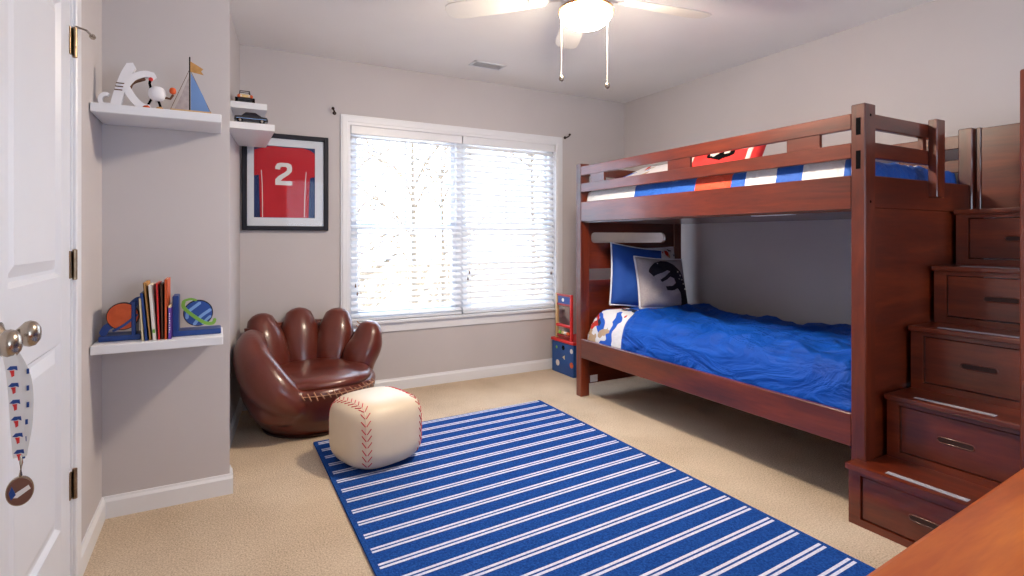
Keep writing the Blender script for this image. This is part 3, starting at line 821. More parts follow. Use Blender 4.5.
for k in range(6):
    z = .888-k*.034; xx = -.008+.011*(.9-z)/.19; yy = -.0165+.009*(.9-z)/.19
    lprint('blue_print', [(xx-.008, z+.004), (xx-.003, z+.010), (xx+.007, z+.009), (xx+.008, z), (xx+.003, z+.003), (xx-.002, z+.002)], yy, yy+.0016, BLUE)
    lprint('orange_print', [(xx-.004, z+.001), (xx+.003, z+.001), (xx+.003, z-.010), (xx-.001, z-.012), (xx-.002, z-.004)], yy, yy+.0016, REDP)
    x2 = .013-.006*max(0, (.82-z)/.1)
    lprint('blue_print', [(x2+.001, z-.002), (x2+.005, z-.002), (x2+.005, z-.012), (x2+.001, z-.012)], -.0005, .004, BLUE)
obj('clip', sweep(BM(), [LP(.005, -.005, .716), LP(.006, -.007, .70), LP(.005, -.006, .676)], .003, 8), NICKEL, t, True)
bx, bz = .004, .645
def badge(name, poly, y0_, y1_, m, par):
    bm = prism(BM(), poly, 'xz', y0_, y1_); bmesh.ops.transform(bm, matrix=LM, verts=bm.verts)
    return obj(name, bm, m, par)
bd = badge('badge', disc(bx, bz, .0265, 32, .74), -.012, -.004, mat('brown_badge', (112, 70, 54), .4), t)
badge('badge_band', [(bx-.013, bz-.009), (bx-.008, bz-.002), (bx+.013, bz+.010), (bx+.016, bz+.002), (bx-.004, bz-.011)], -.0132, -.012, NUM, bd)
badge('badge_patch', [(bx-.013, bz-.013), (bx-.0165, bz+.001), (bx-.012, bz+.014), (bx-.006, bz-.004)], -.0138, -.0118, BLUE, bd)
badge('badge_rim', disc(bx, bz, .029, 32, .74), -.0095, -.0035, NICKEL, bd)

# ------------------------------------------------------------------ baseball glove chair
CX, CY = .525, 3.545
t = thing('glove_chair', 'brown leather armchair shaped like a baseball glove, in the corner by the window', 'armchair', (CX, CY, 0), rz=R(3))
def loft(bm, rings, n=48):
    V = []
    for z, rx, ry, oy, ox in rings:
        V.append([bm.verts.new((ox+rx*math.cos(2*PI*k/n), oy+ry*math.sin(2*PI*k/n), z)) for k in range(n)])
    for a, b in zip(V, V[1:]):
        for k in range(n): bm.faces.new((a[k], a[(k+1) % n], b[(k+1) % n], b[k]))
    bm.faces.new(V[0][::-1]); bm.faces.new(V[-1]); return bm
body = loft(BM(), [(.001, .24, .22, 0, .0), (.012, .275, .255, 0, 0), (.05, .31, .29, 0, -.005), (.12, .35, .335, -.005, -.01), (.20, .38, .365, -.01, -.018), (.27, .395, .375, -.015, -.018), (.30, .375, .36, -.012, -.01), (.315, .33, .32, 0, 0)])
obj('sole_rim', loft(BM(), [(.0005, .262, .245, 0, 0), (.004, .285, .265, 0, 0), (.018, .292, .272, 0, 0), (.024, .28, .262, 0, 0)]), mat('dark_leather_rim', (62, 26, 22), .4), t, True, local=True, auto=60)
bm = superell(BM(), (.015, -.045, .315), .315, .325, .052, .75, .85, 48, 20)
for v in bm.verts:
    r = math.hypot(v.co.x, v.co.y+.045)/.32
    if v.co.z > .315: v.co.z += -.02*(1-r)*(1-r) + .006*noise.noise(v.co*9)
obj('seat', bm, LEATH, t, True, local=True)
def finger(deg, top, r, lean=.09, rbase=.30, rr=.0):
    a = R(deg); d = Vector((math.cos(a), math.sin(a), 0)); s = Vector((-d.y, d.x, 0))
    P = bez([d*(rbase-.01)+Vector((0, 0, .24)), d*(rbase+.02)+Vector((0, 0, .36)), d*(rbase+lean*.75)+Vector((0, 0, min(.53, top-.145))), d*(rbase+lean)+Vector((0, 0, top-r*.55))], 6)
    n = len(P); rad = []
    for i in range(n):
        f = i/(n-1); w = r*(.82+.24*math.sin(PI*min(1, f*.9+.1))); rad.append((w*.80, w))
    bm = BM(); sweep(bm, P, [(b, a_) for b, a_ in [(q[1], q[0]) for q in rad]], 20, up=tuple(d))
    return bm
for deg, top, r in ((14, .585, .122), (55, .655, .12), (92, .665, .12), (131, .655, .125)):
    obj('finger_cushion', finger(deg, top, r), LEATH, t, True, local=True)
# webbing between the fingers
bm = BM(); ins, out = [], []
N = 40
for k in range(N+1):
    a = R(32+114*k/N); rows = []
    zw = .49+.095*min(1, max(0, (math.degrees(a)-32)/35))
    for z, r_ in ((.22, .33), (.36, .35), (zw-.06, .38), (zw, .39)):
        rows.append((bm.verts.new((math.cos(a)*(r_+.015), math.sin(a)*(r_+.015), z)), bm.verts.new((math.cos(a)*(r_+.05), math.sin(a)*(r_+.05), z))))
    ins.append([q[0] for q in rows]+[q[1] for q in rows[::-1]])
for a, b in zip(ins, ins[1:]):
    for k in range(8): bm.faces.new((a[k], a[(k+1) % 8], b[(k+1) % 8], b[k]))
bm.faces.new(ins[0]); bm.faces.new(ins[-1][::-1])
obj('webbing', bm, LEATH, t, True, local=True, auto=50)
# thumb sweeping round the left side, grown together with the palm shell
P = bez([(-.16, -.315, .225), (-.255, -.285, .295), (-.325, -.20, .38), (-.352, -.08, .45), (-.345, .04, .485), (-.31, .12, .49)], 6)
n = len(P); rad = [((.055+.045*math.sin(PI*(.12+.80*i/(n-1)))), (.07+.065*math.sin(PI*(.05+.80*i/(n-1))))) for i in range(n)]
sweep(body, P, rad, 24)
P = bez([(-.17, -.29, .20), (-.27, -.235, .25), (-.33, -.13, .31), (-.345, 0, .35), (-.31, .16, .37)], 6); n = len(P)
sweep(body, P, [(.06, .11+.06*math.sin(PI*i/(n-1))) for i in range(n)], 24)
o = obj('glove_palm', body, LEATH, t, True, local=True)
md = o.modifiers.new('merge', 'REMESH'); md.mode = 'VOXEL'; md.voxel_size = .011; md.use_smooth_shade = True
md = o.modifiers.new('smooth', 'SMOOTH'); md.factor = .6; md.iterations = 14
# lacing along the seat front, in the web and at the thumb crotch
bm = BM()
for k in range(17):
    a = R(-122+k*5.2); r0 = .372; r1 = .382
    c0 = Vector((math.cos(a)*(r0), math.sin(a)*(r0)-.02, .288+.006*math.sin(k*2.1))); c1 = Vector((math.cos(a+.05)*r1, math.sin(a+.05)*r1-.02, .256+.005*math.sin(k*1.3)))
    sweep(bm, [c0, (c0+c1)/2+Vector((math.cos(a), math.sin(a), .3))*.008, c1], .0036, 8)
P = [(math.cos(R(-124+k*4))*.384, math.sin(R(-124+k*4))*.376-.018, .272) for k in range(23)]
sweep(bm, P, .003, 8)
obj('seat_lacing', bm, LACE, t, True, local=True)
bm = BM()
for deg in (32, 72, 111):
    for k in range(5):
        a = R(deg); d = Vector((math.cos(a), math.sin(a), 0)); s = Vector((-d.y, d.x, 0)); z = .45+k*.028; r_ = .385+k*.006
        sweep(bm, [d*r_-s*.016+Vector((0, 0, z)), d*(r_-.008)+Vector((0, 0, z+.006)), d*r_+s*.016+Vector((0, 0, z+.012))], .004, 6)
obj('web_lacing', bm, LACE, t, True, local=True)
bm = BM()
for k in range(7):
    f = k/6; p = Vector((-.33+.03*f, .055+.02*k, .585-.004*k)); sweep(bm, [p+Vector((-.035, .0, -.01)), p+Vector((0, .004, .006)), p+Vector((.035, .008, -.01))], .005, 6)
obj('thumb_lacing', bm, LACE, t, True, local=True)

# ------------------------------------------------------------------ baseball ottoman
OX, OY, RG = .722, 2.80, .0118
t = thing('baseball_ottoman', 'cream baseball-print ottoman with red stitching on the corner of the rug', 'ottoman', (OX, OY, RG), rz=R(17.6))
A, HZ, E = .209, .168, .42
bm = superell(BM(), (0, 0, HZ), A, A, HZ, .50, .66, 64, 40)
obj('cushion', bm, BALL, t, True, local=True)
def onball(d):
    """point of the superellipsoid surface along direction d from the centre, with normal"""
    d = Vector(d).normalized()
    def F(p): return (abs(p.x/A)**(2/.66)+abs(p.y/A)**(2/.66))**(.66/.50)+abs(p.z/HZ)**(2/.50)
    lo, hi = .01, 1.0
    for _ in range(40):
        m = (lo+hi)/2
        if F(d*m) < 1: lo = m
        else: hi = m
    p = d*lo; e = 1e-3
    n = Vector([F(p+Vector([e if j == i else 0 for j in range(3)]))-F(p-Vector([e if j == i else 0 for j in range(3)])) for i in range(3)]).normalized()
    return p+Vector((0, 0, HZ)), n
for side in (-1, 1):
    path = bez([(side*.175, -.19, -.16), (side*.170, -.19, -.05), (side*.172, -.185, .08), (side*.165, -.15, .155), (side*.16, -.05, .165), (side*.165, .06, .165), (side*.172, .15, .14), (side*.178, .185, .05), (side*.175, .19, -.16)], 12)
    S = [onball(p) for p in path]
    obj('seam', sweep(BM(), [p+n*.0004 for p, n in S], .0016, 6), BALL, t, local=True)
    # even spacing along the seam
    L = [0]
    for a, b in zip(S, S[1:]): L.append(L[-1]+(b[0]-a[0]).length)
    bm = BM(); s = .012
    while s < L[-1]-.01:
        i = max(k for k in range(len(L)) if L[k] <= s); p, n = S[i]; tn = (S[min(i+1, len(S)-1)][0]-S[max(i-1, 0)][0]).normalized(); w = n.cross(tn).normalized()
        for q in (-1, 1):
            a_ = onball(p-Vector((0, 0, HZ))+w*q*.004)[0]+n*.0012; b_ = onball(p-Vector((0, 0, HZ))+w*q*.022+tn*.024)[0]+n*.0012
            sweep(bm, [a_, b_], .0023, 6)
        s += .034
    obj('stitching', bm, STITCH, t, local=True)

# ------------------------------------------------------------------ toy chest and toy behind the bed
TX, TY0, TY1 = 2.565, 3.655, 3.975
t = thing('toy_chest', 'blue toy chest with a red lid between the window wall and the bunk bed', 'toy chest', (2.80, 3.81, 0))
obj('box', B(TX, 3.05, TY0, TY1, .0005, .268, .004), mat('blue_chest_paint', (26, 78, 148), .5), t)
obj('lid', B(TX-.008, 3.058, TY0-.008, TY1+.008, .268, .292, .004), REDP, t)
for nme, cy, cz, r, m, n in (('green_spot', 3.90, .215, .014, GREEN, 5), ('black_spot', 3.80, .225, .022, DARK, 6), ('cream_spot', 3.79, .145, .022, CREAM, 3), ('white_spot', 3.885, .085, .026, NUM, 16), ('orange_spot', 3.68, .10, .024, ORANGE, 16), ('pale_spot', 3.68, .215, .02, NUM, 16)):
    obj(nme, prism(BM(), [(cy+r*math.cos(2*PI*k/n), cz+r*math.sin(2*PI*k/n)) for k in range(n)], 'yz', TX-.002, TX+.001), m, t)
zt = .2925
before = set(bpy.data.objects)
t = thing('toy_abacus', 'wooden toy rack with red bars and a blue panel standing on the toy chest', 'toy', (2.58, 3.80, zt))
obj('post', B(2.556, 2.578, 3.905, 3.93, zt, zt+.385, .003), W['pale'], t)
obj('post', B(2.556, 2.578, 3.69, 3.712, zt, zt+.385, .003), REDP, t)
DRED = mat('dark_red_paint', (150, 40, 34), .5)
for z in (.365, .285, .02): obj('cross_bar', B(2.557, 2.577, 3.71, 3.907, zt+z, zt+z+.018, .002), DRED, t)
obj('blue_panel', B(2.562, 2.572, 3.72, 3.897, zt+.303, zt+.365), BLUE, t)
obj('panel_dots', prism(BM(), disc(3.82, zt+.334, .016), 'yz', 2.5605, 2.563), NUM, t)
obj('red_bar', box(BM(), 2.553, 2.575, 3.70, 3.915, 0, .022, .003, M=Matrix.Translation((0, 0, zt+.105))), REDP, t)
for y, m in ((3.87, GREEN), (3.83, YELL), (3.79, NUM), (3.75, ORANGE)):
    obj('bead', superell(BM(), (2.567, y, zt+.055), .013, .017, .015, .9, .9, 14, 8), m, t, True)

for o_ in set(bpy.data.objects)-before:
    if o_.parent is None: o_.location.x += .013
# ------------------------------------------------------------------ bunk bed
BX0, BX1, BY0, BY1 = 2.31, 3.31, 1.242, 3.255
bed = thing('bunk_bed', 'cherry wood twin bunk bed along the right wall', 'bunk bed', ((BX0+BX1)/2, (BY0+BY1)/2, 0))
pw, pd = .078, .057
def foot_post(x0, x1, y0, y1, ztop):
    bm = BM(); box(bm, x0, x1, y0, y1, .0005, ztop, .004)
    return bm
# near front post carries three mortises; build it as a box with dark blocks painting the shade in the slots
p = obj('post', foot_post(BX0, BX0+pw, BY0, BY0+pd, 1.702), W['z'], bed)
for z0_, z1_ in ((1.575, 1.645), (1.435, 1.51)): obj('slot', B(BX0-.001, BX0+.02, BY0+.018, BY0+.036, z0_, z1_), DARK, p)
for z in (1.655, 1.30): obj('bolt_cap', lathe(BM(), [(.001, BY0-.001), (.006, BY0-.0005), (.006, BY0+.003)], (BX0+.04, 0, z), 12, 'y'), DARK, p)
p = obj('post', foot_post(BX0, BX0+pw, BY1-pd, BY1, 1.69), W['z'], bed)
obj('post', foot_post(BX1-pw, BX1, BY0, BY0+pd, 1.69), W['z'], bed)
obj('post', foot_post(BX1-pw, BX1, BY1-pd, BY1, 1.69), W['z'], bed)
ya, yb = BY0+pd-.001, BY1-pd+.001
def rails(xa, xb, front):
    for z0_, z1_ in ((1.602, 1.668), (1.482, 1.546)):
        obj('guard_rail', B(xa, xb, ya, yb, z0_, z1_, .003), W['y'], bed)
    obj('side_rail', B(xa, xb, ya, yb, 1.270, 1.411, .003), W['y'], bed)
    for y0_, y1_ in ((2.94, 3.09), (2.175, 2.345), (1.435, 1.59)):
        obj('rail_block', B(xa+.004, xb-.002, y0_, y1_, 1.545, 1.603), W['y'], bed)
rails(BX0+.002, BX0+.026, True); rails(BX1-.03, BX1-.006, False)
obj('side_rail', B(BX0+.002, BX0+.028, ya, yb, .284, .421, .003), W['y'], bed)
obj('side_rail', B(BX1-.03, BX1-.004, ya, yb, .284, .421, .003), W['y'], bed)
# far end: headboard below, rails above
def hb_panel(y0_, y1_, slots, zlo, zhi, xa=BX0+pw-.002, xb=BX1-pw+.002):
    """a panel made of boards round rounded slots (x0,x1,z0,z1)"""
    bm = BM(); zz_ = zlo
    for (sx0, sx1, sz0, sz1, rd) in slots:
        if sz0 > zz_: box(bm, xa, xb, y0_, y1_, zz_, sz0)
        def corner(cx, cz, sgx, sgz):
            pts = [(cx, cz)]+[(cx+sgx*rd*(1-math.sin(q)), cz+sgz*rd*(1-math.cos(q))) for q in [PI/2*k/5 for k in range(6)]]
            prism(bm, pts, 'xz', y0_, y1_)
        box(bm, xa, sx0, y0_, y1_, sz0, sz1); box(bm, sx1, xb, y0_, y1_, sz0, sz1)
        corner(sx0, sz0, 1, 1); corner(sx1, sz0, -1, 1); corner(sx0, sz1, 1, -1); corner(sx1, sz1, -1, -1)
        zz_ = sz1
    box(bm, xa, xb, y0_, y1_, zz_, zhi)
    return bm
hy0, hy1 = BY1-.042, BY1-.016
hb = obj('headboard', hb_panel(hy0, hy1, [(2.39, BX1-pw, .84, .925, .002), (2.415, 3.15, 1.115, 1.192, .03)], .085, 1.275), W['x'], bed)
obj('label', B(2.405, 2.472, hy0-.0015, hy0+.0005, .092, .142), CARD, hb)
obj('headboard', hb_panel(BY0+.016, BY0+.040, [], .085, 1.275), W['x'], bed)
for yq in (BY1-.042, BY0+.014):
    for z0_, z1_ in ((1.605, 1.668), (1.485, 1.55)):
        xe = BX1-pw+.002 if yq > 2 else 2.90
        obj('guard_rail', B(BX0+pw-.002, xe, yq, yq+.024, z0_, z1_, .003), W['x'], bed)
    obj('end_rail', B(BX0+pw-.002, BX1-pw+.002, yq-.002, yq+.026, 1.276, 1.411, .003), W['x'], bed)
obj('guard_post', B(2.842, 2.915, BY0-.022, BY0+.015, 1.335, 1.688, .003), W['z'], bed)
obj('rail_block', B(2.80, 2.832, BY0+.016, BY0+.036, 1.549, 1.606), W['x'], bed)
for z, n_ in ((1.262, 'upper'), (.276, 'lower')):
    obj('platform', B(BX0+.028, BX1-.031, ya+.001, yb-.001, z, z+.022), W['y'], bed)
obj('paper_tag', B(BX0+.03, BX0+.075, 1.59, 1.80, 1.2595, 1.2618), CARD, bed)

# ------------------------------------------------------------------ mattresses and bedding
def soft(bm, x0, x1, y0, y1, z0, zf, nx=60, ny=110, r=.05, n_seed=0):
    """puffy slab: flat bottom z0, top zf(x,y), rounded rim"""
    top = []
    for i in range(nx+1):
        row = []
        for j in range(ny+1):
            x = x0+(x1-x0)*i/nx; y = y0+(y1-y0)*j/ny
            d = min(x-x0, x1-x, y-y0, y1-y); f = 1 if d > r else math.sqrt(max(0, 1-(1-d/r)**2))
            row.append(bm.verts.new((x, y, z0+.004+(zf(x, y)-z0-.004)*f)))
        top.append(row)
    for i in range(nx):
        for j in range(ny): bm.faces.new((top[i][j], top[i+1][j], top[i+1][j+1], top[i][j+1]))
    loop = [top[i][0] for i in range(nx+1)]+[top[nx][j] for j in range(1, ny+1)]+[top[i][ny] for i in range(nx-1, -1, -1)]+[top[0][j] for j in range(ny-1, 0, -1)]
    bot = [bm.verts.new((v.co.x, v.co.y, z0)) for v in loop]; n = len(loop)
    for k in range(n): bm.faces.new((loop[k], loop[(k+1) % n], bot[(k+1) % n], bot[k]))
    bm.faces.new(bot[::-1]); return bm
def fold(x, y, s, seed=0):
    v = Vector((x*s+seed, y*s*.6, seed)); w = noise.noise(v*.7)*1.3
    return 1-abs(noise.noise(Vector((x*s+w+seed, y*s*.55+w, seed*2))))*2
mt = thing('mattress', 'lower bunk mattress in a white sheet printed with blue, red and tan figures', 'mattress', (2.84, 2.25, .2985))
bm = soft(BM(), 2.342, 3.278, 1.315, 3.195, .2985, lambda x, y: .575+.065*math.sin(PI*min(1, max(0, (y-2.70)/.62)))+.010*fold(x, y, 5, 2), 60, 100, .12)
obj('printed_sheet', bm, SHEET, mt, True)
mt = thing('mattress', 'upper bunk mattress mostly hidden under the banded comforter', 'mattress', (2.84, 2.25, 1.2845))
obj('mattress_body', soft(BM(), 2.342, 3.272, 1.32, 3.19, 1.2845, lambda x, y: 1.40, 20, 30, .03), PLASTW, mt, True)

# lower blue comforter
def comf(x, y):
    z = .600+.036*fold(x, y, 3.6, 1)+.014*fold(y*1.1, x, 8, 5)
    z += .022*math.exp(-((y-edge(x)+.10)/.07)**2)
    return z
def edge(x): return 2.80+.17*min(1, (x-2.34)/.55)+.03*math.sin((x-2.34)*3)
bm = BM(); nx, ny = 90, 150; X0, X1, Y0 = 2.346, 3.27, 1.306; top = []
for i in range(nx+1):
    fx = i/nx; x = X0+(X1-X0)*fx; row = []
    for j in range(ny+1):
        y = Y0+(edge(x)-Y0)*j/ny
        d1 = (x-X0); f = math.sqrt(max(0, 1-(1-min(1, d1/.13))**2))
        zt_ = max(comf(x, y), .598+.006*noise.noise(Vector((x*9, y*9, 0)))); zb_ = .415+.008*fold(y, x, 6, 3); zt_ += .022*(1-min(1, d1/.35))*(fold(y*1.6, x*.3, 5, 4)-.6)
        z = zb_+(zt_-zb_)*f**.8
        d2 = edge(x)-y; g = 1 if d2 > .05 else math.sqrt(max(0, 1-(1-d2/.05)**2))
        d3 = y-Y0; g2 = 1 if d3 > .07 else math.sqrt(max(0, 1-(1-d3/.07)**2))
        z = z-.05*(1-g)-.14*(1-g2)
        row.append(bm.verts.new((x, y, z)))
    top.append(row)
for i in range(nx):
    for j in range(ny): bm.faces.new((top[i][j], top[i+1][j], top[i+1][j+1], top[i][j+1]))
loop = [top[i][0] for i in range(nx+1)]+[top[nx][j] for j in range(1, ny+1)]+[top[i][ny] for i in range(nx-1, -1, -1)]+[top[0][j] for j in range(ny-1, 0, -1)]
bot = [bm.verts.new((v.co.x, v.co.y, v.co.z-.03)) for v in loop]; n = len(loop)
cen = bm.verts.new((2.84, 2.1, .56))
for k in range(n):
    bm.faces.new((loop[k], loop[(k+1) % n], bot[(k+1) % n], bot[k])); bm.faces.new((bot[(k+1) % n], bot[k], cen))
solo('comforter', bm, COMF, 'rumpled bright blue comforter spread over the lower bunk', 'comforter', (2.84, 2.07, .42), smooth=True)

# upper banded comforter
bm = soft(BM(), 2.340, 3.272, 1.305, 3.19, 1.39, lambda x, y: 1.482+.012*fold(x, y, 5, 7)+.006*fold(y, x, 11, 3), 50, 110, .035)
bmesh.ops.translate(bm, vec=(-2.84, -2.27, 0), verts=bm.verts)
o = obj('comforter', bm, BAND, None, True); o.location = (2.84, 2.27, 0)
tag(o, 'white, blue and orange banded comforter on the upper bunk', 'comforter')

# pillows -------------------------------------------------------------------
def pill_pt(a, b, w, h, th, side, pinch=.05):
    x = w/2*a*(1-pinch*(1-b*b)); z = h/2*b*(1-pinch*(1-a*a))
    tt = th/2*(max(0, (1-a**4)*(1-b**4)))**.55
    return Vector((x, side*tt, z))
def pillow(name, label, w, h, th, m, loc, rx, rz, pipe=None, ry=0):
    t = thing(name, label, 'pillow', loc)
    t.rotation_euler = (rx, ry, rz)
    bm = BM(); n = 36
    G = {}
    for s in (-1, 1):
        for i in range(n+1):
            for j in range(n+1):
                a = -1+2*i/n; b = -1+2*j/n
                if s == 1 and (i in (0, n) or j in (0, n)): G[s, i, j] = G[-1, i, j]; continue
                p = pill_pt(a, b, w, h, th, s); p.y += .004*noise.noise(Vector((a*3, b*3, s)))*(1-a*a)*(1-b*b)*3
                G[s, i, j] = bm.verts.new(p)
        for i in range(n):
            for j in range(n):
                q = (G[s, i, j], G[s, i+1, j], G[s, i+1, j+1], G[s, i, j+1]); bm.faces.new(q if s < 0 else q[::-1])
    obj('cushion', bm, m, t, True, local=True)
    if pipe:
        P = []
        for k in range(4*24):
            e, f = divmod(k, 24); f = -1+2*f/24
            a, b = ((f, -1), (1, f), (-f, 1), (-1, -f))[e]; P.append(pill_pt(a, b, w, h, th, 1))
        P.append(P[0]); obj('piping', sweep(BM(), P, .007, 8, up=(0, 1, 0), cap=False), pipe, t, True, local=True)
    return t
def decal(t, name, poly, w, h, th, m, n=110, off=.0022):
    """cloth patch following the front of a pillow; poly in a,b"""
    bm = BM(); V = {}
    def vv(i, j):
        if (i, j) not in V:
            a = -1+2*i/n; b = -1+2*j/n; p = pill_pt(a, b, w, h, th, -1); p.y += .004*noise.noise(Vector((a*3, b*3, -1)))*(1-a*a)*(1-b*b)*3-off
            V[i, j] = bm.verts.new(p)
        return V[i, j]
    for i in range(n):
        for j in range(n):
            if inside((-1+2*(i+.5)/n, -1+2*(j+.5)/n), poly): bm.faces.new((vv(i, j), vv(i+1, j), vv(i+1, j+1), vv(i, j+1)))
    r = bmesh.ops.extrude_face_region(bm, geom=bm.faces[:])
    for g in r['geom']:
        if isinstance(g, bmesh.types.BMVert): g.co.y += .0015
    return obj(name, bm, m, t, True, local=True)

pillow('pillow', 'patterned pillow at the back, its printed top edge above the grey dinosaur pillow', .50, .42, .14, SHEET, (2.945, 3.145, .60+.27), R(-9), R(0), PIPE)
pillow('pillow', 'blue pillow with white piping leaning on the headboard of the lower bunk', .42, .46, .15, mat('royal_blue_cotton', (22, 74, 160), .8, var=8, bump=.4, bs=12, bd=.01), (2.725, 3.075, .60+.265), R(-14), R(-14), PIPE, R(8))
PW, PH, PT = .43, .38, .13
gp = pillow('pillow', 'grey square pillow with a charcoal dinosaur leaning on the lower bunk pillows', PW, PH, PT, GREYP, (2.865, 2.965, .615+.205), R(-16), R(-6), PIPE, R(4))
dino = [(205, 340), (212, 322), (232, 302), (260, 291), (290, 290), (322, 308), (352, 335), (372, 368), (390, 402), (402, 440), (416, 484), (372, 490), (362, 455), (352, 430), (340, 414), (325, 424), (292, 426), (285, 408), (318, 404), (330, 390), (322, 370), (305, 362), (290, 376), (266, 390), (257, 380), (282, 362), (305, 338), (288, 334), (262, 348), (238, 358), (228, 366), (206, 348)]
dp = []
for x, y in dino:
    sh = 38*(y-275)/222; dp.append((-1+2*(x-160-sh)/218, 1-2*(y-274)/222))
d = decal(gp, 'dinosaur_print', [(max(-.97, min(.97, a)), max(-.97, min(.97, b))) for a, b in dp], PW, PH, PT, DINO)
for k, (x, y) in enumerate([(338, 340), (352, 356), (362, 374), (372, 392), (345, 372), (382, 414)]):
    sh = 38*(y-275)/222; a = -1+2*(x-160-sh)/218; b = 1-2*(y-274)/222
    p = pill_pt(a, b, PW, PH, PT, -1); obj('print_spot', superell(BM(), (p.x, p.y-.004, p.z), .006, .003, .006, 1, 1, 10, 6), NUM, d, True, local=True)
obj('print_eye', superell(BM(), tuple(pill_pt(-.28, .72, PW, PH, PT, -1)+Vector((0, -.004, 0))), .004, .003, .004, 1, 1, 10, 6), NUM, d, True, local=True)

# upper bunk pillows
pillow('pillow', 'white and blue printed pillow at the window end of the upper bunk', .62, .44, .15, SHEET, (2.72, 2.93, 1.565), R(68), R(88))
rp = pillow('pillow', 'red sports pillow with a black and white emblem on the upper bunk', .46, .34, .13, mat('red_cotton', (214, 44, 44), .8), (2.60, 2.20, 1.575), R(-38), R(-75))
decal(rp, 'black_emblem', [(-.35, .1), (-.25, .7), (.1, .85), (.4, .6), (.45, .1), (.05, -.1)], .46, .34, .13, DARK, 60)
decal(rp, 'white_emblem', [(-.25, .15), (-.2, .45), (.0, .55), (.05, .3), (-.1, .1)], .46, .34, .13, NUM, 60, .004)
decal(rp, 'emblem_patch', [(.12, .2), (.15, .5), (.33, .5), (.3, .2)], .46, .34, .13, NUM, 60, .004)
decal(rp, 'blue_stripe', [(-.85, -.6), (-.85, .8), (-.72, .8), (-.72, -.6)], .46, .34, .13, NUM, 60)
decal(rp, 'white_stripe', [(.72, -.6), (.72, .8), (.85, .8), (.85, -.6)], .46, .34, .13, NUM, 60)

# ------------------------------------------------------------------ storage staircase
st = thing('storage_staircase', 'dark cherry staircase with a drawer under every tread at the end of the bunk bed', 'staircase', (2.8, 1.0, 0))
SY0, SY1 = .765, 1.236
xs = [2.245, 2.455, 2.645, 2.845, 3.05]; zs = [.243, .503, .772, 1.026, 1.284]
XE = 3.29
for k in range(5):
    x0_, z1_ = xs[k], zs[k]; zprev = zs[k-1] if k else 0.0
    xe = xs[k+1]+.02 if k < 4 else XE
    # step box: side panels + face frame around the drawer
    ff = BM(); zlo = zprev if k else .0005; zt_ = z1_-.022
    ye = 1.274 if k == 0 else SY1
    box(ff, x0_+.006, x0_+.026, ye-.045, ye, zlo, zt_); box(ff, x0_+.006, x0_+.026, SY0, SY0+.04, zlo, zt_)
    box(ff, x0_+.006, x0_+.026, SY0+.04, ye-.045, zlo, zlo+.028); box(ff, x0_+.006, x0_+.026, SY0+.04, ye-.045, zt_-.018, zt_)
    obj('face_frame', ff, W['y'], st)
    sp = BM()
    for y_ in (SY1-.018, SY0): box(sp, x0_+.026, XE, y_, y_+.018, zlo, zt_)
    if k == 0: box(sp, x0_+.026, 2.3075, ye-.018, ye, zlo, zt_)
    box(sp, x0_+.026, xe if k < 4 else XE, SY0+.018, SY1-.018, zlo, zlo+.012)
    obj('side_panel', sp, W['x'], st)
    tb = B(x0_-.012, xe, SY0-.004, SY1+.004, zt_, z1_, .005, 2) if k else prism(BM(), [(x0_-.012, SY0-.004), (xe, SY0-.004), (xe, SY1+.004), (2.308, SY1+.004), (2.308, ye+.004), (x0_-.012, ye+.004)], 'xy', zt_, z1_)
    obj('tread', tb, W['y'], st)
    if k < 4: obj('grip_strip', B(x0_+.020, x0_+.046, .885, 1.145, z1_, z1_+.0016), GREYSTRIP, st)
    # drawer front, recessed, the oval pull groove's shade painted as a dark fill
    dz0, dz1 = zlo+.032, zt_-.022; dy0_, dy1_ = SY0+.044, ye-.049; zc_ = (dz0+dz1)/2
    d = obj('drawer_front', B(x0_+.014, x0_+.030, dy0_, dy1_, dz0, dz1, .002), W['y'], st)
    yc_ = 1.0; ring = []
    hl, hr = .048, .011
    pts = [(yc_+hl*math.copysign(1, math.cos(a))+hr*math.cos(a), zc_+hr*math.sin(a)) for a in [2*PI*q/24+.01 for q in range(24)]]
    obj('pull_groove_shade', prism(BM(), [(y_, z_) for y_, z_ in pts], 'yz', x0_+.0134, x0_+.016), GROOVE_SHADE, d)
    rim = [Vector((x0_+.0135, y_, z_)) for y_, z_ in pts]+[Vector((x0_+.0135,)+pts[0])]
    obj('pull_rim', sweep(BM(), rim, .0024, 6, up=(1, 0, 0), cap=False), W['y'], d, True)
obj('stair_post', B(2.313, 2.375, .702, .762, .0005, 1.704, .004), W['z'], st)
obj('guard_panel', B(XE-.028, XE-.004, SY0, SY1-.018, 1.284, 1.685, .003), W['y'], st)
obj('guard_post', B(XE-.032, XE, SY1-.018, SY1, 1.284, 1.69, .003), W['z'], st)
obj('guard_post', B(XE-.055, XE+.002, SY0-.055, SY0, .0005, 1.695, .003), W['z'], st)
for z0_, z1_ in ((1.602, 1.668), (1.40, 1.546)):
    obj('stair_rail', B(2.375, XE-.055, .715, .739, z0_, z1_, .003), W['x'], st)

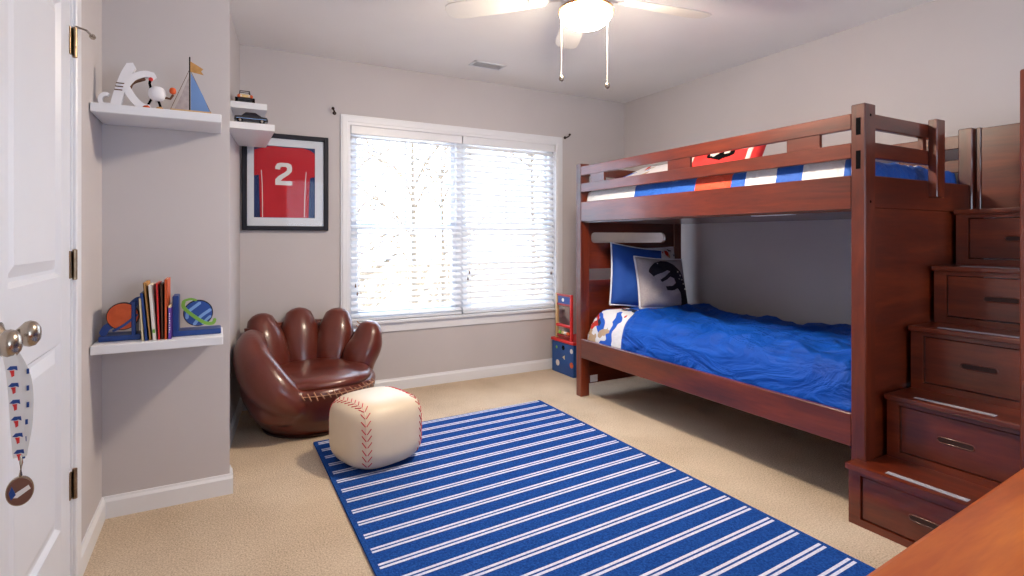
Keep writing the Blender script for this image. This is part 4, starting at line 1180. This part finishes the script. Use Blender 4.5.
# ------------------------------------------------------------------ dresser in the foreground
dt = thing('dresser', 'orange-brown wooden dresser whose glossy top fills the lower right corner', 'dresser', (1.1, .05, 0), rz=0)
ZD = .82
ang = math.atan2(.033, .48)
D0 = Vector((.553, .302, 0))
Md = Matrix.Translation(D0) @ Matrix.Rotation(ang, 4, 'Z')
def dbox(bm, *a, **k): return box(bm, *a, M=Md, **k)
lx0, lx1, ly0 = -.09, 1.25, -.50
obj('top', dbox(BM(), lx0, lx1, ly0, 0, ZD-.03, ZD, bev=.006, seg=2), W['desk'], dt)
obj('carcass', dbox(BM(), lx0+.02, lx1-.02, ly0+.015, -.035, .06, ZD-.03), W['desk'], dt)
obj('plinth', dbox(BM(), lx0+.035, lx1-.035, ly0+.03, -.05, .0005, .06), W['desk'], dt)
for i in range(2):
    for j in range(3):
        a = lx0+.04+i*.64; z = .085+j*.232
        dr = obj('drawer_front', dbox(BM(), a, a+.61, -.035, -.015, z, z+.215, bev=.004), W['desk'], dt)
        bm = BM()
        for q in (.2, .41): box(bm, a+q-.012, a+q+.012, -.015, .004, z+.095, z+.12, M=Md, bev=.004)
        obj('knob', bm, BRONZE, dr)

# ------------------------------------------------------------------ light, camera
wd = bpy.data.worlds.new('sky'); bpy.context.scene.world = wd; wd.use_nodes = True
bg = wd.node_tree.nodes['Background']; bg.inputs[0].default_value = (.66, .81, 1.0, 1); bg.inputs[1].default_value = 4

def portal(loc, rot, sx, sy):
    l = bpy.data.lights.new('portal', 'AREA'); l.shape = 'RECTANGLE'; l.size = sx; l.size_y = sy; l.cycles.is_portal = True
    o = bpy.data.objects.new('sky_portal', l); COL.objects.link(o); o.location = loc; o.rotation_euler = rot
portal(((wx0+wx1)/2, YB+.16, (wz0+wz1)/2), (R(-90), 0, 0), wx1-wx0, wz1-wz0)

portal((1.7, YN-.06, 1.35), (R(90), 0, 0), 1.4, 1.5)
sl = bpy.data.lights.new('sun', 'SUN'); sl.energy = 20; sl.angle = R(1); sl.color = (1, .95, .88)  # added outdoors to light the ground for bounce onto the ceiling
so = bpy.data.objects.new('sun', sl); COL.objects.link(so); so.location = (8, 3, 8)
so.rotation_euler = Vector((1, -.12, 1.2)).to_track_quat('Z', 'Y').to_euler()
cam = bpy.data.cameras.new('camera'); co = bpy.data.objects.new('camera', cam); COL.objects.link(co)
co.location = (0, 0, 1.151); co.rotation_euler = (R(90), 0, R(-28.6))
cam.sensor_width = 36; cam.lens = 541/1024*36; cam.shift_y = -50/1024; cam.clip_start = .02; cam.clip_end = 200
sc = bpy.context.scene; sc.camera = co
sc.view_settings.view_transform = 'Standard'; sc.view_settings.look = 'None'
sc.view_settings.gamma = 1; sc.view_settings.use_curve_mapping = False
sc.view_settings.exposure = 0.92
